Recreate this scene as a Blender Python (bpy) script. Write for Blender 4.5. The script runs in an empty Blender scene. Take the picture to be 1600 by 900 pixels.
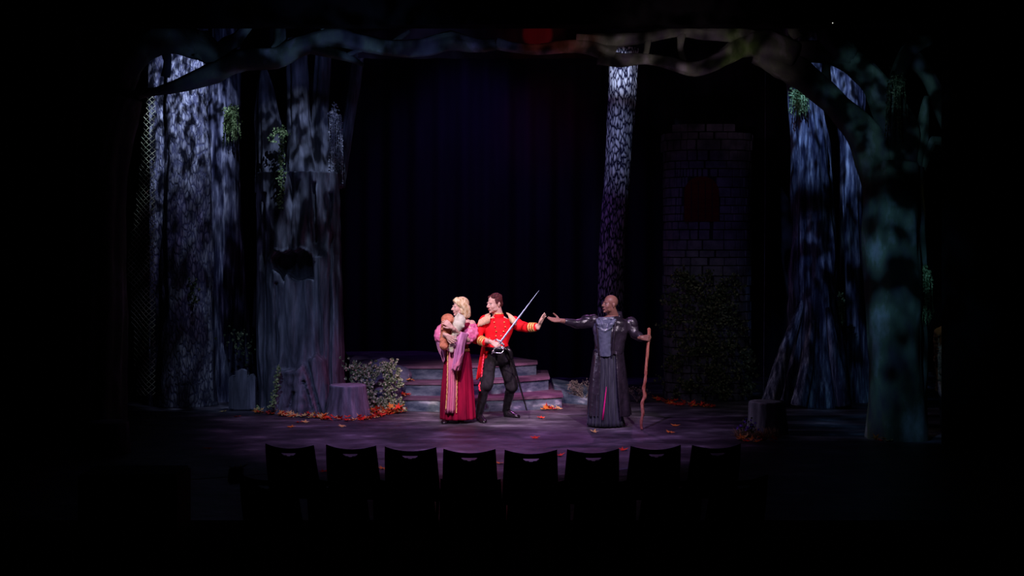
import bpy, bmesh, math, random
from mathutils import Vector, Matrix, noise
random.seed(7)
PI = math.pi
SC = bpy.context.scene
COL = SC.collection

# ------------------------------------------------------------------ camera, world, exposure, lights
F = 2100.0; HOR = 390.0; CAMH = 2.4
cd = bpy.data.cameras.new('camera'); cam = bpy.data.objects.new('camera', cd); COL.objects.link(cam)
cam.location = (0, 0, CAMH); cam.rotation_euler = (PI/2, 0, 0)
cd.sensor_width = 36; cd.lens = F/1600*36; cd.shift_y = -(450-HOR)/1600; cd.clip_end = 100
SC.camera = cam
SC.view_settings.view_transform = 'Standard'; SC.view_settings.look = 'None'
SC.view_settings.gamma = 1; SC.view_settings.exposure = 0.0
SC.view_settings.use_curve_mapping = False
w = bpy.data.worlds.new('world'); SC.world = w; w.use_nodes = True
w.node_tree.nodes['Background'].inputs[0].default_value = (0.008, 0.008, 0.03, 1)
w.node_tree.nodes['Background'].inputs[1].default_value = 0.1

def P(px, py, Y):
    return Vector(((px-800)/F*Y, Y, CAMH-(py-HOR)/F*Y))

def spot(name, loc, target, energy, color, deg, blend=0.6, radius=0.05, gobo=None):
    """gobo = (scale, low, high, stretch): a leaf break-up pattern in the lantern's gate"""
    ld = bpy.data.lights.new(name, 'SPOT'); o = bpy.data.objects.new(name, ld); COL.objects.link(o)
    o.location = loc
    d = Vector(target)-Vector(loc)
    o.rotation_euler = d.to_track_quat('-Z', 'Y').to_euler()
    ld.energy = energy; ld.color = color; ld.spot_size = math.radians(deg); ld.spot_blend = blend
    ld.shadow_soft_size = radius
    if gobo:
        sc, lo, hi, st = gobo
        ld.use_nodes = True; nt = ld.node_tree; em = nt.nodes['Emission']
        tc = nt.nodes.new('ShaderNodeTexCoord'); mp = nt.nodes.new('ShaderNodeMapping')
        mp.inputs['Scale'].default_value = (1, st, 1)
        ns = nt.nodes.new('ShaderNodeTexNoise'); ns.inputs['Scale'].default_value = sc
        ns.inputs['Detail'].default_value = 1.5
        mr = nt.nodes.new('ShaderNodeMapRange'); mr.inputs['From Min'].default_value = lo
        mr.inputs['From Max'].default_value = hi; mr.inputs['To Min'].default_value = 0.04
        nt.links.new(tc.outputs['Normal'], mp.inputs[0]); nt.links.new(mp.outputs[0], ns.inputs['Vector'])
        nt.links.new(ns.outputs[0], mr.inputs['Value']); nt.links.new(mr.outputs[0], em.inputs['Strength'])
    return o

BLU = (0.62, 0.68, 1.0)
# key and fill on the three actors
spot('key_light', (-1.6, 11.6, 6.6), (-0.5, 18.7, 1.1), 3000, (1.0, 0.84, 0.90), 19, 0.75, 0.10)
spot('key_light', (2.8, 11.6, 6.6), (0.9, 18.4, 1.1), 2100, (0.98, 0.80, 0.98), 19, 0.8, 0.10)
spot('floor_wash', (-0.2, 12.6, 7.3), (-0.35, 17.4, 0), 1700, (0.66, 0.38, 1.0), 48, 1.0, 0.2)
spot('back_light', (1.5, 24.0, 6.2), (0.0, 18.6, 0.3), 260, (0.85, 0.25, 0.95), 34, 0.9, 0.1)
spot('side_light', (4.4, 18.2, 5.8), (0.2, 20.4, 0.4), 1000, (0.95, 0.24, 0.62), 20, 0.9, 0.1)
spot('side_light', (-6.2, 18.4, 3.4), (0.8, 18.8, 0.8), 420, (0.70, 0.62, 1.0), 26, 0.8, 0.1)
spot('side_light', (3.6, 19.6, 5.6), (-1.0, 19.5, 0.9), 360, (1.0, 0.20, 0.50), 24, 0.9, 0.1)
# dappled moonlight on the trees
spot('tree_light', (-3.9, 18.3, 6.8), P(280, 170, 20.6), 1000, (0.48, 0.60, 1.0), 38, 0.95, 0.012, (44, .40, .60, .6))
spot('tree_light', (-2.4, 18.1, 6.6), P(455, 260, 19.9), 420, (0.46, 0.60, 1.0), 38, 0.9, 0.012, (26, .42, .64, .7))
spot('tree_light', (1.0, 20.0, 6.6), P(974, 125, 23), 480, (0.56, 0.64, 1.0), 15, 0.9, 0.02)
spot('tree_light', (1.0, 20.0, 6.3), P(968, 235, 23), 150, (0.46, 0.54, 1.0), 23, 1.0, 0.02)
spot('tree_light', (3.5, 18.3, 6.4), P(1262, 195, 20.5), 520, (0.26, 0.46, 1.0), 24, 1.0, 0.012, (34, .36, .56, .5))
spot('tree_light', (4.6, 18.3, 6.6), P(1318, 140, 20.8), 560, (0.32, 0.50, 1.0), 32, 1.0, 0.012, (30, .40, .60, .6))
spot('tree_light', (4.0, 18.6, 3.4), P(1280, 480, 20.8), 44, (0.25, 0.42, 1.0), 60, 0.95, 0.02, (16, .45, .65, .5))
spot('tree_light', (-4.0, 18.6, 4.2), P(320, 430, 20.8), 34, (0.40, 0.42, 1.0), 60, 0.95, 0.02, (20, .42, .65, .5))
spot('portal_light', (2.4, 12.5, 5.0), P(1400, 500, 17.2), 360, (0.20, 0.48, 0.95), 28, 0.8, 0.02, (17, .38, .64, .8))
spot('portal_light', (3.0, 12.5, 5.0), P(1390, 170, 17.2), 150, (0.30, 0.60, 1.0), 24, 0.8, 0.02, (20, .44, .64, 1))
spot('wash_light', (-3.4, 12.2, 6.0), P(470, 570, 19.6), 560, (0.34, 0.48, 0.95), 22, 0.9, 0.08)
spot('branch_light', (-1.2, 14.0, 3.6), P(520, 75, 17), 150, (0.25, 0.38, 1.0), 62, 0.9, 0.03, (12, .4, .6, 1))
spot('branch_light', (1.6, 14.0, 3.8), P(1060, 80, 17), 130, (0.70, 0.45, 0.62), 52, 0.9, 0.03, (12, .4, .6, 1))
spot('branch_light', (2.6, 14.0, 3.8), P(1150, 85, 17), 34, (0.75, 0.80, 0.30), 14, 0.9, 0.03, (14, .4, .6, 1))
spot('branch_light', (0.2, 14.0, 3.8), P(720, 78, 17), 50, (0.30, 0.30, 1.0), 30, 0.9, 0.03, (14, .4, .6, 1))
spot('branch_light', (0.8, 14.0, 3.8), P(880, 78, 17), 50, (1.0, 0.16, 0.14), 20, 0.9, 0.03, (14, .35, .6, 1))
spot('red_light', (0.34, 17.8, 5.65), P(840, 52, 19.3), 26, (1.0, 0.02, 0.04), 17, 0.35, 0.02)
spot('red_light', (0.45, 20.4, 6.2), P(850, 190, 25), 60, (1.0, 0.02, 0.10), 26, 1.0, 0.03)
spot('curtain_light', (-0.8, 23.4, 7.2), (-0.8, 25.1, 2.6), 90, (0.26, 0.12, 1.0), 76, 1.0, 0.2)
spot('curtain_light', (-0.4, 20.8, 7.5), (0, 25, 1.4), 110, (0.30, 0.12, 1.0), 70, 1.0, 0.2)
spot('tower_light', (1.4, 17.9, 5.6), P(1110, 380, 21), 30, (0.32, 0.24, 1.0), 40, 0.9, 0.1)

spot('tower_light', (2.0, 18.0, 4.6), P(1108, 530, 21), 24, (0.70, 0.72, 0.60), 40, 0.9, 0.1)

# ------------------------------------------------------------------ materials
def mat(name, c1, c2=None, rough=0.7, scale=(6, 6, 6), detail=4, lo=.35, hi=.65, bump=0.0, bscale=None,
        metal=0.0, spec=0.3, voro=None, sheen=0.0, c3=None):
    m = bpy.data.materials.new(name); m.use_nodes = True; nt = m.node_tree
    b = nt.nodes['Principled BSDF']
    b.inputs['Roughness'].default_value = rough; b.inputs['Metallic'].default_value = metal
    b.inputs['Specular IOR Level'].default_value = spec
    if sheen: b.inputs['Sheen Weight'].default_value = sheen
    tc = nt.nodes.new('ShaderNodeTexCoord'); mp = nt.nodes.new('ShaderNodeMapping')
    mp.inputs['Scale'].default_value = scale
    nt.links.new(tc.outputs['Object'], mp.inputs[0])
    ns = nt.nodes.new('ShaderNodeTexNoise'); ns.inputs['Scale'].default_value = 1.0
    ns.inputs['Detail'].default_value = detail; ns.inputs['Roughness'].default_value = .6
    nt.links.new(mp.outputs[0], ns.inputs['Vector'])
    cr = nt.nodes.new('ShaderNodeValToRGB'); cr.color_ramp.elements[0].position = lo
    cr.color_ramp.elements[1].position = hi
    cr.color_ramp.elements[0].color = (*c1, 1); cr.color_ramp.elements[1].color = (*(c2 or c1), 1)
    if c3:
        e = cr.color_ramp.elements.new((lo+hi)/2); e.color = (*c3, 1)
    nt.links.new(ns.outputs[0], cr.inputs[0])
    out = cr.outputs[0]; height = ns.outputs[0]
    if voro:                                             # painted bark plates with dark cracks
        vs, vcol, w0, w1 = voro
        mp2 = nt.nodes.new('ShaderNodeMapping'); mp2.inputs['Scale'].default_value = vs
        nd = nt.nodes.new('ShaderNodeMixRGB'); nd.inputs[0].default_value = 0.12
        nt.links.new(tc.outputs['Object'], nd.inputs[1]); nt.links.new(ns.outputs['Color'], nd.inputs[2])
        nt.links.new(nd.outputs[0], mp2.inputs[0])
        vo = nt.nodes.new('ShaderNodeTexVoronoi'); vo.feature = 'DISTANCE_TO_EDGE'; vo.inputs['Scale'].default_value = 1
        nt.links.new(mp2.outputs[0], vo.inputs['Vector'])
        mr = nt.nodes.new('ShaderNodeMapRange'); mr.inputs['From Min'].default_value = w0; mr.inputs['From Max'].default_value = w1
        nt.links.new(vo.outputs['Distance'], mr.inputs['Value'])
        mx = nt.nodes.new('ShaderNodeMixRGB'); mx.inputs[1].default_value = (*vcol, 1)
        nt.links.new(mr.outputs[0], mx.inputs[0]); nt.links.new(out, mx.inputs[2]); out = mx.outputs[0]
        height = mr.outputs[0]
    nt.links.new(out, b.inputs['Base Color'])
    if bump:
        bp = nt.nodes.new('ShaderNodeBump'); bp.inputs['Strength'].default_value = bump
        bp.inputs['Distance'].default_value = 0.02
        if bscale:
            n2 = nt.nodes.new('ShaderNodeTexNoise'); n2.inputs['Scale'].default_value = bscale; n2.inputs['Detail'].default_value = 5
            nt.links.new(tc.outputs['Object'], n2.inputs['Vector']); height = n2.outputs[0]
        nt.links.new(height, bp.inputs['Height']); nt.links.new(bp.outputs[0], b.inputs['Normal'])
    return m

def g(v, t=(1, 1, 1)): return (v*t[0], v*t[1], v*t[2])
M = {}
M['floor'] = mat('stage_floor_paint', (.045, .038, .045), (.42, .37, .42), .50, (1.7, 2.6, 1), 13, .40, .74, .35, 14, spec=.4, c3=(.13, .11, .13))
M['unlit_floor'] = mat('unlit_floor_black', (.004, .004, .004), (.006, .006, .006), .98, (30, 30, 30), spec=.02)  # near-black colour stands in for floor that gets no light
M['black'] = mat('flat_black', (.004, .004, .004), (.006, .006, .006), .95, spec=.05)
M['drape'] = mat('dark_blue_velour', (.018, .016, .028), (.030, .026, .044), .95, (2, 2, .4), spec=.05)
M['border'] = mat('border_velour', (.05, .03, .04), (.08, .05, .06), .95, (3, 3, .4), spec=.05)
M['bark'] = mat('painted_bark', (.10, .09, .11), (.62, .60, .64), .9, (9, 9, 2.0), 6, .34, .66, .7, voro=((24, 24, 7.5), (.09, .09, .16), .0, .20), spec=.1)
M['bark2'] = mat('streaked_bark', (.025, .025, .05), (.60, .58, .64), .9, (15, 15, 1.5), 7, .40, .68, .9, spec=.1, c3=(.16, .16, .22))
M['birch'] = mat('scaly_bark', (.75, .75, .78), (.95, .95, .97), .9, (8, 8, 2), 3, .3, .6, .5, voro=((24, 24, 7.0), (.012, .012, .04), .05, .24), spec=.1)
M['hollow'] = mat('sculpted_bark', (.07, .07, .08), (.34, .33, .37), .9, (9, 9, 1.3), 7, .34, .70, .8, spec=.1, c3=(.17, .165, .19))
M['stumptop'] = mat('cut_wood', (.26, .23, .27), (.42, .38, .43), .85, (12, 12, 12), spec=.1)
M['portal'] = mat('portal_bark', (.10, .10, .11), (.36, .38, .38), .95, (2.6, 2.6, 1.3), 5, .36, .68, .4, spec=.05, c3=(.15, .195, .12))
M['rock'] = mat('painted_rock', (.035, .05, .085), (.75, .74, .82), .85, (2.4, 2.4, 5.5), 8, .40, .74, .5, spec=.15, c3=(.15, .18, .235))
M['tread'] = mat('worn_tread', (.07, .035, .06), (.22, .11, .18), .6, (2, 6, 2), 6, .35, .65, .2, spec=.35)
M['masonry'] = mat('tower_stone', (.10, .10, .13), (.22, .21, .26), .9, (5, 5, 5), 5, .35, .65, .5, spec=.1)
M['mortar'] = mat('dark_mortar', (.02, .02, .03), (.03, .03, .04), .95, spec=.05)
M['redwood'] = mat('red_shutter', (.10, .006, .006), (.16, .010, .010), .8, (3, 3, 20), spec=.2)
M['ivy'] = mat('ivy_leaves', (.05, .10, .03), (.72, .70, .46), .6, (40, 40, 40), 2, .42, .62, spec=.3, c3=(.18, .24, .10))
M['moss'] = mat('yellow_green_moss', (.06, .10, .03), (.52, .62, .26), .8, (30, 30, 30), 2, .38, .62, spec=.1, c3=(.24, .34, .12))
M['moss_grey'] = mat('grey_hanging_moss', (.20, .19, .22), (.60, .56, .60), .9, (30, 30, 30), 2, .35, .62, spec=.1)
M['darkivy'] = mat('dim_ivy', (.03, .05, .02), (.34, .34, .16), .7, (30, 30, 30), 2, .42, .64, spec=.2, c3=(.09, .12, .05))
M['twig'] = mat('dry_twig', (.10, .08, .07), (.30, .24, .20), .9, (20, 20, 20), spec=.1)
M['net'] = mat('netting_cord', (.38, .38, .22), (.62, .60, .36), .9, (10, 10, 2), spec=.1)
M['leaf_red'] = mat('red_leaf', (.80, .02, .02), (.95, .10, .03), .6, (20, 20, 20), spec=.2)
M['leaf_orange'] = mat('orange_leaf', (.90, .22, .03), (.95, .38, .06), .6, (20, 20, 20), spec=.2)
M['leaf_yellow'] = mat('yellow_leaf', (.85, .50, .10), (.90, .66, .28), .6, (20, 20, 20), spec=.2)
M['petal'] = mat('violet_petal', (.20, .10, .60), (.30, .16, .75), .7, (20, 20, 20), spec=.2)
M['grass'] = mat('dry_grass', (.30, .16, .08), (.55, .36, .20), .9, (20, 20, 20), spec=.1)
M['plastic'] = mat('black_plastic', (.006, .006, .007), (.009, .009, .010), .75, (9, 9, 9), spec=.08)
M['chairmetal'] = mat('dark_steel', (.010, .010, .012), None, .7, metal=.3, spec=.1)
M['tape'] = mat('pale_tape', (.30, .32, .42), (.12, .12, .18), .8, (5, 5, 5), spec=.1)
M['steel'] = mat('sword_steel', (.16, .19, .28), (.24, .27, .36), .45, (20, 20, 20), metal=.6, spec=.5)
M['hilt'] = mat('polished_hilt', (.80, .78, .84), None, .22, metal=.9, spec=.5)
M['gold'] = mat('gold_braid', (.60, .34, .06), (.95, .68, .25), .5, (60, 60, 60), 2, .4, .6, .4, metal=.35, spec=.4)
M['epaulette'] = mat('buff_fringe', (.70, .42, .24), (.90, .62, .40), .75, (140, 140, 8), 2, .4, .6, .4, spec=.2)
M['red'] = mat('scarlet_wool', (.72, .005, .012), (.95, .012, .02), .75, (10, 10, 10), bump=.6, bscale=11, spec=.15)
M['trouser'] = mat('black_wool', (.010, .008, .010), (.026, .020, .025), .85, (16, 16, 5), spec=.15)
M['redsilk'] = mat('red_ribbon', (.85, .01, .04), (.95, .03, .08), .4, (20, 20, 20), spec=.5)
M['boot'] = mat('boot_leather', (.004, .0035, .004), (.010, .008, .010), .30, (8, 8, 8), spec=.5)
M['shoe'] = mat('polished_leather', (.008, .005, .008), (.018, .010, .015), .22, (8, 8, 8), spec=.6)
M['skin'] = mat('fair_skin', (.62, .36, .28), (.74, .46, .37), .55, (12, 12, 12), spec=.3)
M['skin_dark'] = mat('brown_skin', (.24, .105, .075), (.32, .15, .11), .42, (12, 12, 12), spec=.4)
M['skin_palm'] = mat('light_brown_skin', (.46, .24, .19), (.54, .30, .24), .5, (12, 12, 12), spec=.35)
M['eye'] = mat('eye_white', (.62, .60, .60), None, .3, spec=.5)
M['iris'] = mat('dark_iris', (.015, .010, .010), None, .3, spec=.5)
M['lips'] = mat('rose_lips', (.50, .13, .13), None, .5, spec=.3)
M['lips_dark'] = mat('brown_lips', (.24, .085, .08), None, .5, spec=.3)
M['blond'] = mat('blond_hair', (.52, .32, .13), (.90, .74, .46), .55, (38, 38, 9), 3, .36, .62, .6, spec=.3)
M['darkhair'] = mat('auburn_hair', (.045, .012, .012), (.13, .03, .03), .6, (50, 50, 30), 3, .4, .6, .5, spec=.25)
M['velvet'] = mat('crimson_velvet', (.12, .002, .018), (.32, .005, .036), .8, (7, 7, 1.2), 3, .35, .65, spec=.08)
M['rose'] = mat('rose_satin', (.55, .13, .24), (.78, .25, .36), .55, (10, 10, 1.5), 3, .35, .65, spec=.3)
M['satin'] = mat('pink_satin', (.62, .11, .26), (.82, .24, .38), .35, (9, 9, 9), 3, .35, .65, .25, spec=.45)
M['mauve'] = mat('mauve_sleeve', (.46, .16, .34), (.64, .27, .46), .45, (6, 6, 6), 3, .35, .65, spec=.35)
M['rust'] = mat('rust_blanket', (.40, .12, .06), (.66, .26, .15), .9, (9, 9, 9), 4, .35, .65, .3, 60, spec=.1)
M['cream'] = mat('cream_blanket', (.58, .55, .40), (.76, .74, .58), .9, (9, 9, 9), 4, .35, .65, .3, 60, spec=.1)
M['leather'] = mat('black_leather_coat', (.014, .010, .016), (.036, .026, .040), .34, (8, 8, 5), 4, .35, .65, .5, 18, spec=.75)
M['blueleather'] = mat('blue_grey_leather', (.085, .10, .15), (.15, .17, .23), .33, (8, 8, 5), 4, .35, .65, .25, 22, spec=.6)
M['skirt'] = mat('charcoal_pleats', (.030, .031, .045), (.070, .072, .092), .85, (30, 30, 1), spec=.15)
M['magenta'] = mat('magenta_lining', (.75, .01, .20), (.85, .02, .28), .6, spec=.2)
M['wood'] = mat('red_brown_wood', (.26, .055, .035), (.58, .22, .15), .5, (30, 30, 5), 4, .4, .62, .5, spec=.35)
M['tan'] = mat('tan_cloth', (.42, .30, .18), (.60, .46, .30), .9, (9, 9, 9), spec=.1)
M['fur'] = mat('brown_fur', (.12, .07, .04), (.34, .22, .13), .95, (60, 60, 12), 3, .4, .6, .8, spec=.1)
M['bulb'] = bpy.data.materials.new('tiny_lamp'); M['bulb'].use_nodes = True
_b = M['bulb'].node_tree.nodes['Principled BSDF']; _b.inputs['Emission Color'].default_value = (.8, .8, .7, 1); _b.inputs['Emission Strength'].default_value = 0.8

# ------------------------------------------------------------------ object helpers
def tag(o, label, cat, group=None, kind=None):
    o['label'] = label; o['category'] = cat
    if group: o['group'] = group
    if kind: o['kind'] = kind
    return o

def thing(name, loc, label, cat, group=None):
    o = bpy.data.objects.new(name, None); COL.objects.link(o); o.location = loc
    o.empty_display_size = .1
    return tag(o, label, cat, group)

def world_of(o):
    v = Vector((0, 0, 0))
    while o is not None:
        v = v + o.location; o = o.parent
    return v

def obj(name, bm, m, parent=None, smooth=True, origin=None):
    """one mesh object from a bmesh in world coordinates"""
    me = bpy.data.meshes.new(name)
    if parent is None and origin is None:
        xs = [v.co.x for v in bm.verts]; ys = [v.co.y for v in bm.verts]; zs = [v.co.z for v in bm.verts]
        origin = Vector(((min(xs)+max(xs))/2, (min(ys)+max(ys))/2, min(zs)))
    off = Vector(origin) if parent is None else world_of(parent)
    bmesh.ops.recalc_face_normals(bm, faces=bm.faces)
    bm.to_mesh(me); bm.free()
    me.transform(Matrix.Translation(-off))
    if smooth: me.polygons.foreach_set('use_smooth', [True]*len(me.polygons))
    me.materials.append(m)
    o = bpy.data.objects.new(name, me); COL.objects.link(o)
    if parent is None: o.location = off
    else: o.parent = parent
    return o

def bake(o, mods):
    """apply modifiers: list of (type, settings)"""
    for ty, st in mods:
        md = o.modifiers.new(ty, ty)
        for k, v in st.items(): setattr(md, k, v)
    dg = bpy.context.evaluated_depsgraph_get()
    ev = o.evaluated_get(dg)
    nm = bpy.data.meshes.new_from_object(ev)
    old = o.data; mats = list(old.materials)
    o.modifiers.clear(); o.data = nm; nm.name = old.name+'_'
    if not nm.materials:
        for m_ in mats: nm.materials.append(m_)
    nm.polygons.foreach_set('use_smooth', [True]*len(nm.polygons))
    bpy.data.meshes.remove(old)
    return o

def clouds(size, name='clouds'):
    t = bpy.data.textures.new(name, 'CLOUDS'); t.noise_scale = size; t.noise_depth = 1
    return t

def remesh(o, voxel, it=6, disp=None):
    mods = [('REMESH', dict(mode='VOXEL', voxel_size=voxel)), ('SMOOTH', dict(factor=.5, iterations=it))]
    if disp:
        mods.append(('DISPLACE', dict(texture=clouds(disp[0]), strength=disp[1], mid_level=.5, texture_coords='LOCAL')))
    return bake(o, mods)

def NB(): return bmesh.new()

def box(bm, x0, x1, y0, y1, z0, z1):
    vs = [bm.verts.new(v) for v in [(x0, y0, z0), (x1, y0, z0), (x1, y1, z0), (x0, y1, z0), (x0, y0, z1), (x1, y0, z1), (x1, y1, z1), (x0, y1, z1)]]
    for f in [(0, 3, 2, 1), (4, 5, 6, 7), (0, 1, 5, 4), (1, 2, 6, 5), (2, 3, 7, 6), (3, 0, 4, 7)]:
        bm.faces.new([vs[i] for i in f])
    return vs

def prism(bm, pts, d):
    """polygon pts (Vectors) extruded by vector d"""
    a = [bm.verts.new(p) for p in pts]; b = [bm.verts.new(Vector(p)+Vector(d)) for p in pts]
    n = len(pts)
    bm.faces.new(a); bm.faces.new(b[::-1])
    for i in range(n): bm.faces.new([a[i], b[i], b[(i+1) % n], a[(i+1) % n]])

def loft(bm, rings, cap=True, closed=True):
    vr = [[bm.verts.new(p) for p in r] for r in rings]
    n = len(vr[0])
    for i in range(len(vr)-1):
        for j in range(n if closed else n-1):
            k = (j+1) % n
            bm.faces.new([vr[i][j], vr[i][k], vr[i+1][k], vr[i+1][j]])
    if cap and closed:
        bm.faces.new(vr[0][::-1]); bm.faces.new(vr[-1])
    return vr

def frames(pts):
    pts = [Vector(p) for p in pts]; out = []; up = None
    for i, p in enumerate(pts):
        t = (pts[min(i+1, len(pts)-1)]-pts[max(i-1, 0)]).normalized()
        if up is None:
            r = Vector((0, 0, 1)) if abs(t.z) < .9 else Vector((0, 1, 0))
            u = t.cross(r).normalized()
        else:
            u = (up-t*up.dot(t)).normalized()
        v = t.cross(u).normalized(); up = u
        out.append((p, u, v, t))
    return out

def interp(pts, radii, step):
    """Catmull-Rom resample"""
    pts = [Vector(p) for p in pts]; P_, R_ = [], []
    n = len(pts)
    for i in range(n-1):
        p0 = pts[max(i-1, 0)]; p1 = pts[i]; p2 = pts[i+1]; p3 = pts[min(i+2, n-1)]
        k = max(1, int((p2-p1).length/step))
        for s in range(k):
            t = s/k
            q = .5*((2*p1)+(-p0+p2)*t+(2*p0-5*p1+4*p2-p3)*t*t+(-p0+3*p1-3*p2+p3)*t**3)
            P_.append(q); R_.append(radii[i]*(1-t)+radii[i+1]*t)
    P_.append(pts[-1]); R_.append(radii[-1])
    return P_, R_

def tube(bm, pts, radii, n=10, cap=True):
    if not hasattr(radii, '__len__'): radii = [radii]*len(pts)
    rings = []
    for (p, u, v, t), r in zip(frames(pts), radii):
        rings.append([p+(u*math.cos(2*PI*j/n)+v*math.sin(2*PI*j/n))*r for j in range(n)])
    loft(bm, rings, cap)

def stube(bm, pts, radii, step=.03, n=10):
    if not hasattr(radii, '__len__'): radii = [radii]*len(pts)
    a, b = interp(pts, radii, step); tube(bm, a, b, n)

def ell(bm, c, r, Mx=None, seg=18):
    if not hasattr(r, '__len__'): r = (r, r, r)
    m = Matrix.Translation(Vector(c))
    if Mx is not None: m = Mx @ m
    m = m @ Matrix.Diagonal((r[0], r[1], r[2], 1))
    bmesh.ops.create_uvsphere(bm, u_segments=seg, v_segments=max(8, seg//2+2), radius=1, matrix=m)

def capsule(bm, a, b, ra, rb, Mx=None):
    a = Vector(a); b = Vector(b)
    if Mx is not None: a = Mx @ a; b = Mx @ b
    s = Mx.to_scale()[0] if Mx is not None else 1
    tube(bm, [a, b], [ra*s, rb*s], 14); ell(bm, a, ra*s, seg=14); ell(bm, b, rb*s, seg=14)

def limb(bm, pts, radii):
    for i in range(len(pts)-1): capsule(bm, pts[i], pts[i+1], radii[i], radii[i+1])

def torso(bm, secs, n=28):
    """secs: (centre, rx, ry, yaw)"""
    rings = []
    for c, rx, ry, yaw in secs:
        c = Vector(c); cs, sn = math.cos(yaw), math.sin(yaw)
        rings.append([c+Vector((cs*rx*math.cos(a)-sn*ry*math.sin(a), sn*rx*math.cos(a)+cs*ry*math.sin(a), 0)) for a in [2*PI*j/n for j in range(n)]])
    loft(bm, rings)

def skirt(bm, secs, nf, amp, n=144, phase=0.0, sharp=1.0):
    """lofted skirt with folds. secs: (centre, rx, ry, foldscale)"""
    rings = []
    for i, (c, rx, ry, fs) in enumerate(secs):
        c = Vector(c); r = []
        for j in range(n):
            a = 2*PI*j/n
            f = math.sin(nf*a+phase+0.5*math.sin(3*a))
            f = math.copysign(abs(f)**sharp, f)
            k = 1+amp*fs*(f+.35*math.sin(2.3*nf*a+1.3))
            r.append(c+Vector((rx*k*math.cos(a), ry*k*math.sin(a), 0)))
        rings.append(r)
    loft(bm, rings)

def dense(secs, k=8):
    out = []
    for i in range(len(secs)-1):
        a, b = secs[i], secs[i+1]
        for s in range(k):
            t = s/k
            out.append((Vector(a[0]).lerp(Vector(b[0]), t), a[1]*(1-t)+b[1]*t, a[2]*(1-t)+b[2]*t, a[3]*(1-t)+b[3]*t))
    out.append((Vector(secs[-1][0]),)+tuple(secs[-1][1:]))
    return out

def nz(x, y, z): return noise.noise(Vector((x, y, z)))

def trunk(bm, pts, radii, n=56, step=.05, ridge=.14, kr=3.0, kz=.8, fine=.05, flat=1.0):
    a, b = interp(pts, radii, step); rings = []
    for (p, u, v, t), r in zip(frames(a), b):
        ring = []
        for j in range(n):
            th = 2*PI*j/n; c, s = math.cos(th), math.sin(th)
            rr = r*(1+ridge*nz(c*kr+p.x, s*kr, p.z*kz+p.y)+fine*nz(c*kr*4, s*kr*4, p.z*3+p.x*9))
            d = u*c+v*s
            d = Vector((d.x, d.y*flat, d.z))
            ring.append(p+d*rr)
        rings.append(ring)
    loft(bm, rings)

def inpoly(x, y, poly):
    c = False; n = len(poly)
    for i in range(n):
        x1, y1 = poly[i]; x2, y2 = poly[(i+1) % n]
        if (y1 > y) != (y2 > y) and x < (x2-x1)*(y-y1)/(y2-y1)+x1: c = not c
    return c

def pdist(x, y, poly):
    d = 1e9; n = len(poly)
    for i in range(n):
        x1, y1 = poly[i]; x2, y2 = poly[(i+1) % n]
        dx, dy = x2-x1, y2-y1; t = max(0, min(1, ((x-x1)*dx+(y-y1)*dy)/(dx*dx+dy*dy+1e-9)))
        d = min(d, math.hypot(x-x1-t*dx, y-y1-t*dy))
    return d if inpoly(x, y, poly) else -d

def leaf(bm, p, nrm, size):
    """one small folded ivy leaf"""
    nrm = Vector(nrm).normalized(); a = nrm.orthogonal().normalized()
    q = Matrix.Rotation(random.uniform(0, 2*PI), 3, nrm); a = q @ a; b = nrm.cross(a)
    L = size
    vs = [bm.verts.new(p+a*x*L+b*y*L+nrm*z*L) for x, y, z in [(-.5, 0, 0), (-.25, .42, .12), (.2, .32, .10), (.55, 0, .05), (.2, -.32, .10), (-.25, -.42, .12)]]
    bm.faces.new([vs[0], vs[3], vs[2], vs[1]]); bm.faces.new([vs[0], vs[5], vs[4], vs[3]])

def rvec(s=1.0): return Vector((random.uniform(-s, s), random.uniform(-s, s), random.uniform(-s, s)))

# ------------------------------------------------------------------ the setting
def X(px, Y): return (px-800)/F*Y
def struct(name, bm, m, smooth=False):
    o = obj(name, bm, m, smooth=smooth); o['kind'] = 'structure'; return o
b = NB(); box(b, -9.5, 9.5, -2, 26.5, -.2, 0); struct('floor', b, M['floor'])
b = NB(); box(b, -9.5, 9.5, -2, 11.9, -.004, .004); struct('floor_audience', b, M['unlit_floor'])  # black sheet added where the audience floor is simply unlit
b = NB(); box(b, -9.5, 9.5, -2, 26.5, 8.0, 8.2); struct('ceiling', b, M['black'])
b = NB(); box(b, -9.7, -9.5, -2, 26.5, 0, 8); struct('wall_left', b, M['black'])
b = NB(); box(b, 9.5, 9.7, -2, 26.5, 0, 8); struct('wall_right', b, M['black'])
b = NB(); box(b, -9.5, 9.5, 26.3, 26.5, 0, 8); struct('wall_back', b, M['black'])
b = NB(); box(b, -9.5, 9.5, -2.2, -2.0, 0, 8); struct('wall_front', b, M['black'])
# proscenium header, and two side walls put in for the frame's black margins
XW = 675/F*16.5
b = NB(); box(b, -9.5, -XW, 16.3, 16.6, 0, 8); struct('wall_mask_left', b, M['black'])
b = NB(); box(b, XW, 9.5, 16.3, 16.6, 0, 8); struct('wall_mask_right', b, M['black'])
b = NB(); box(b, -XW, XW, 16.3, 16.6, 5.13, 8); struct('wall_proscenium_header', b, M['black'])

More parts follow.
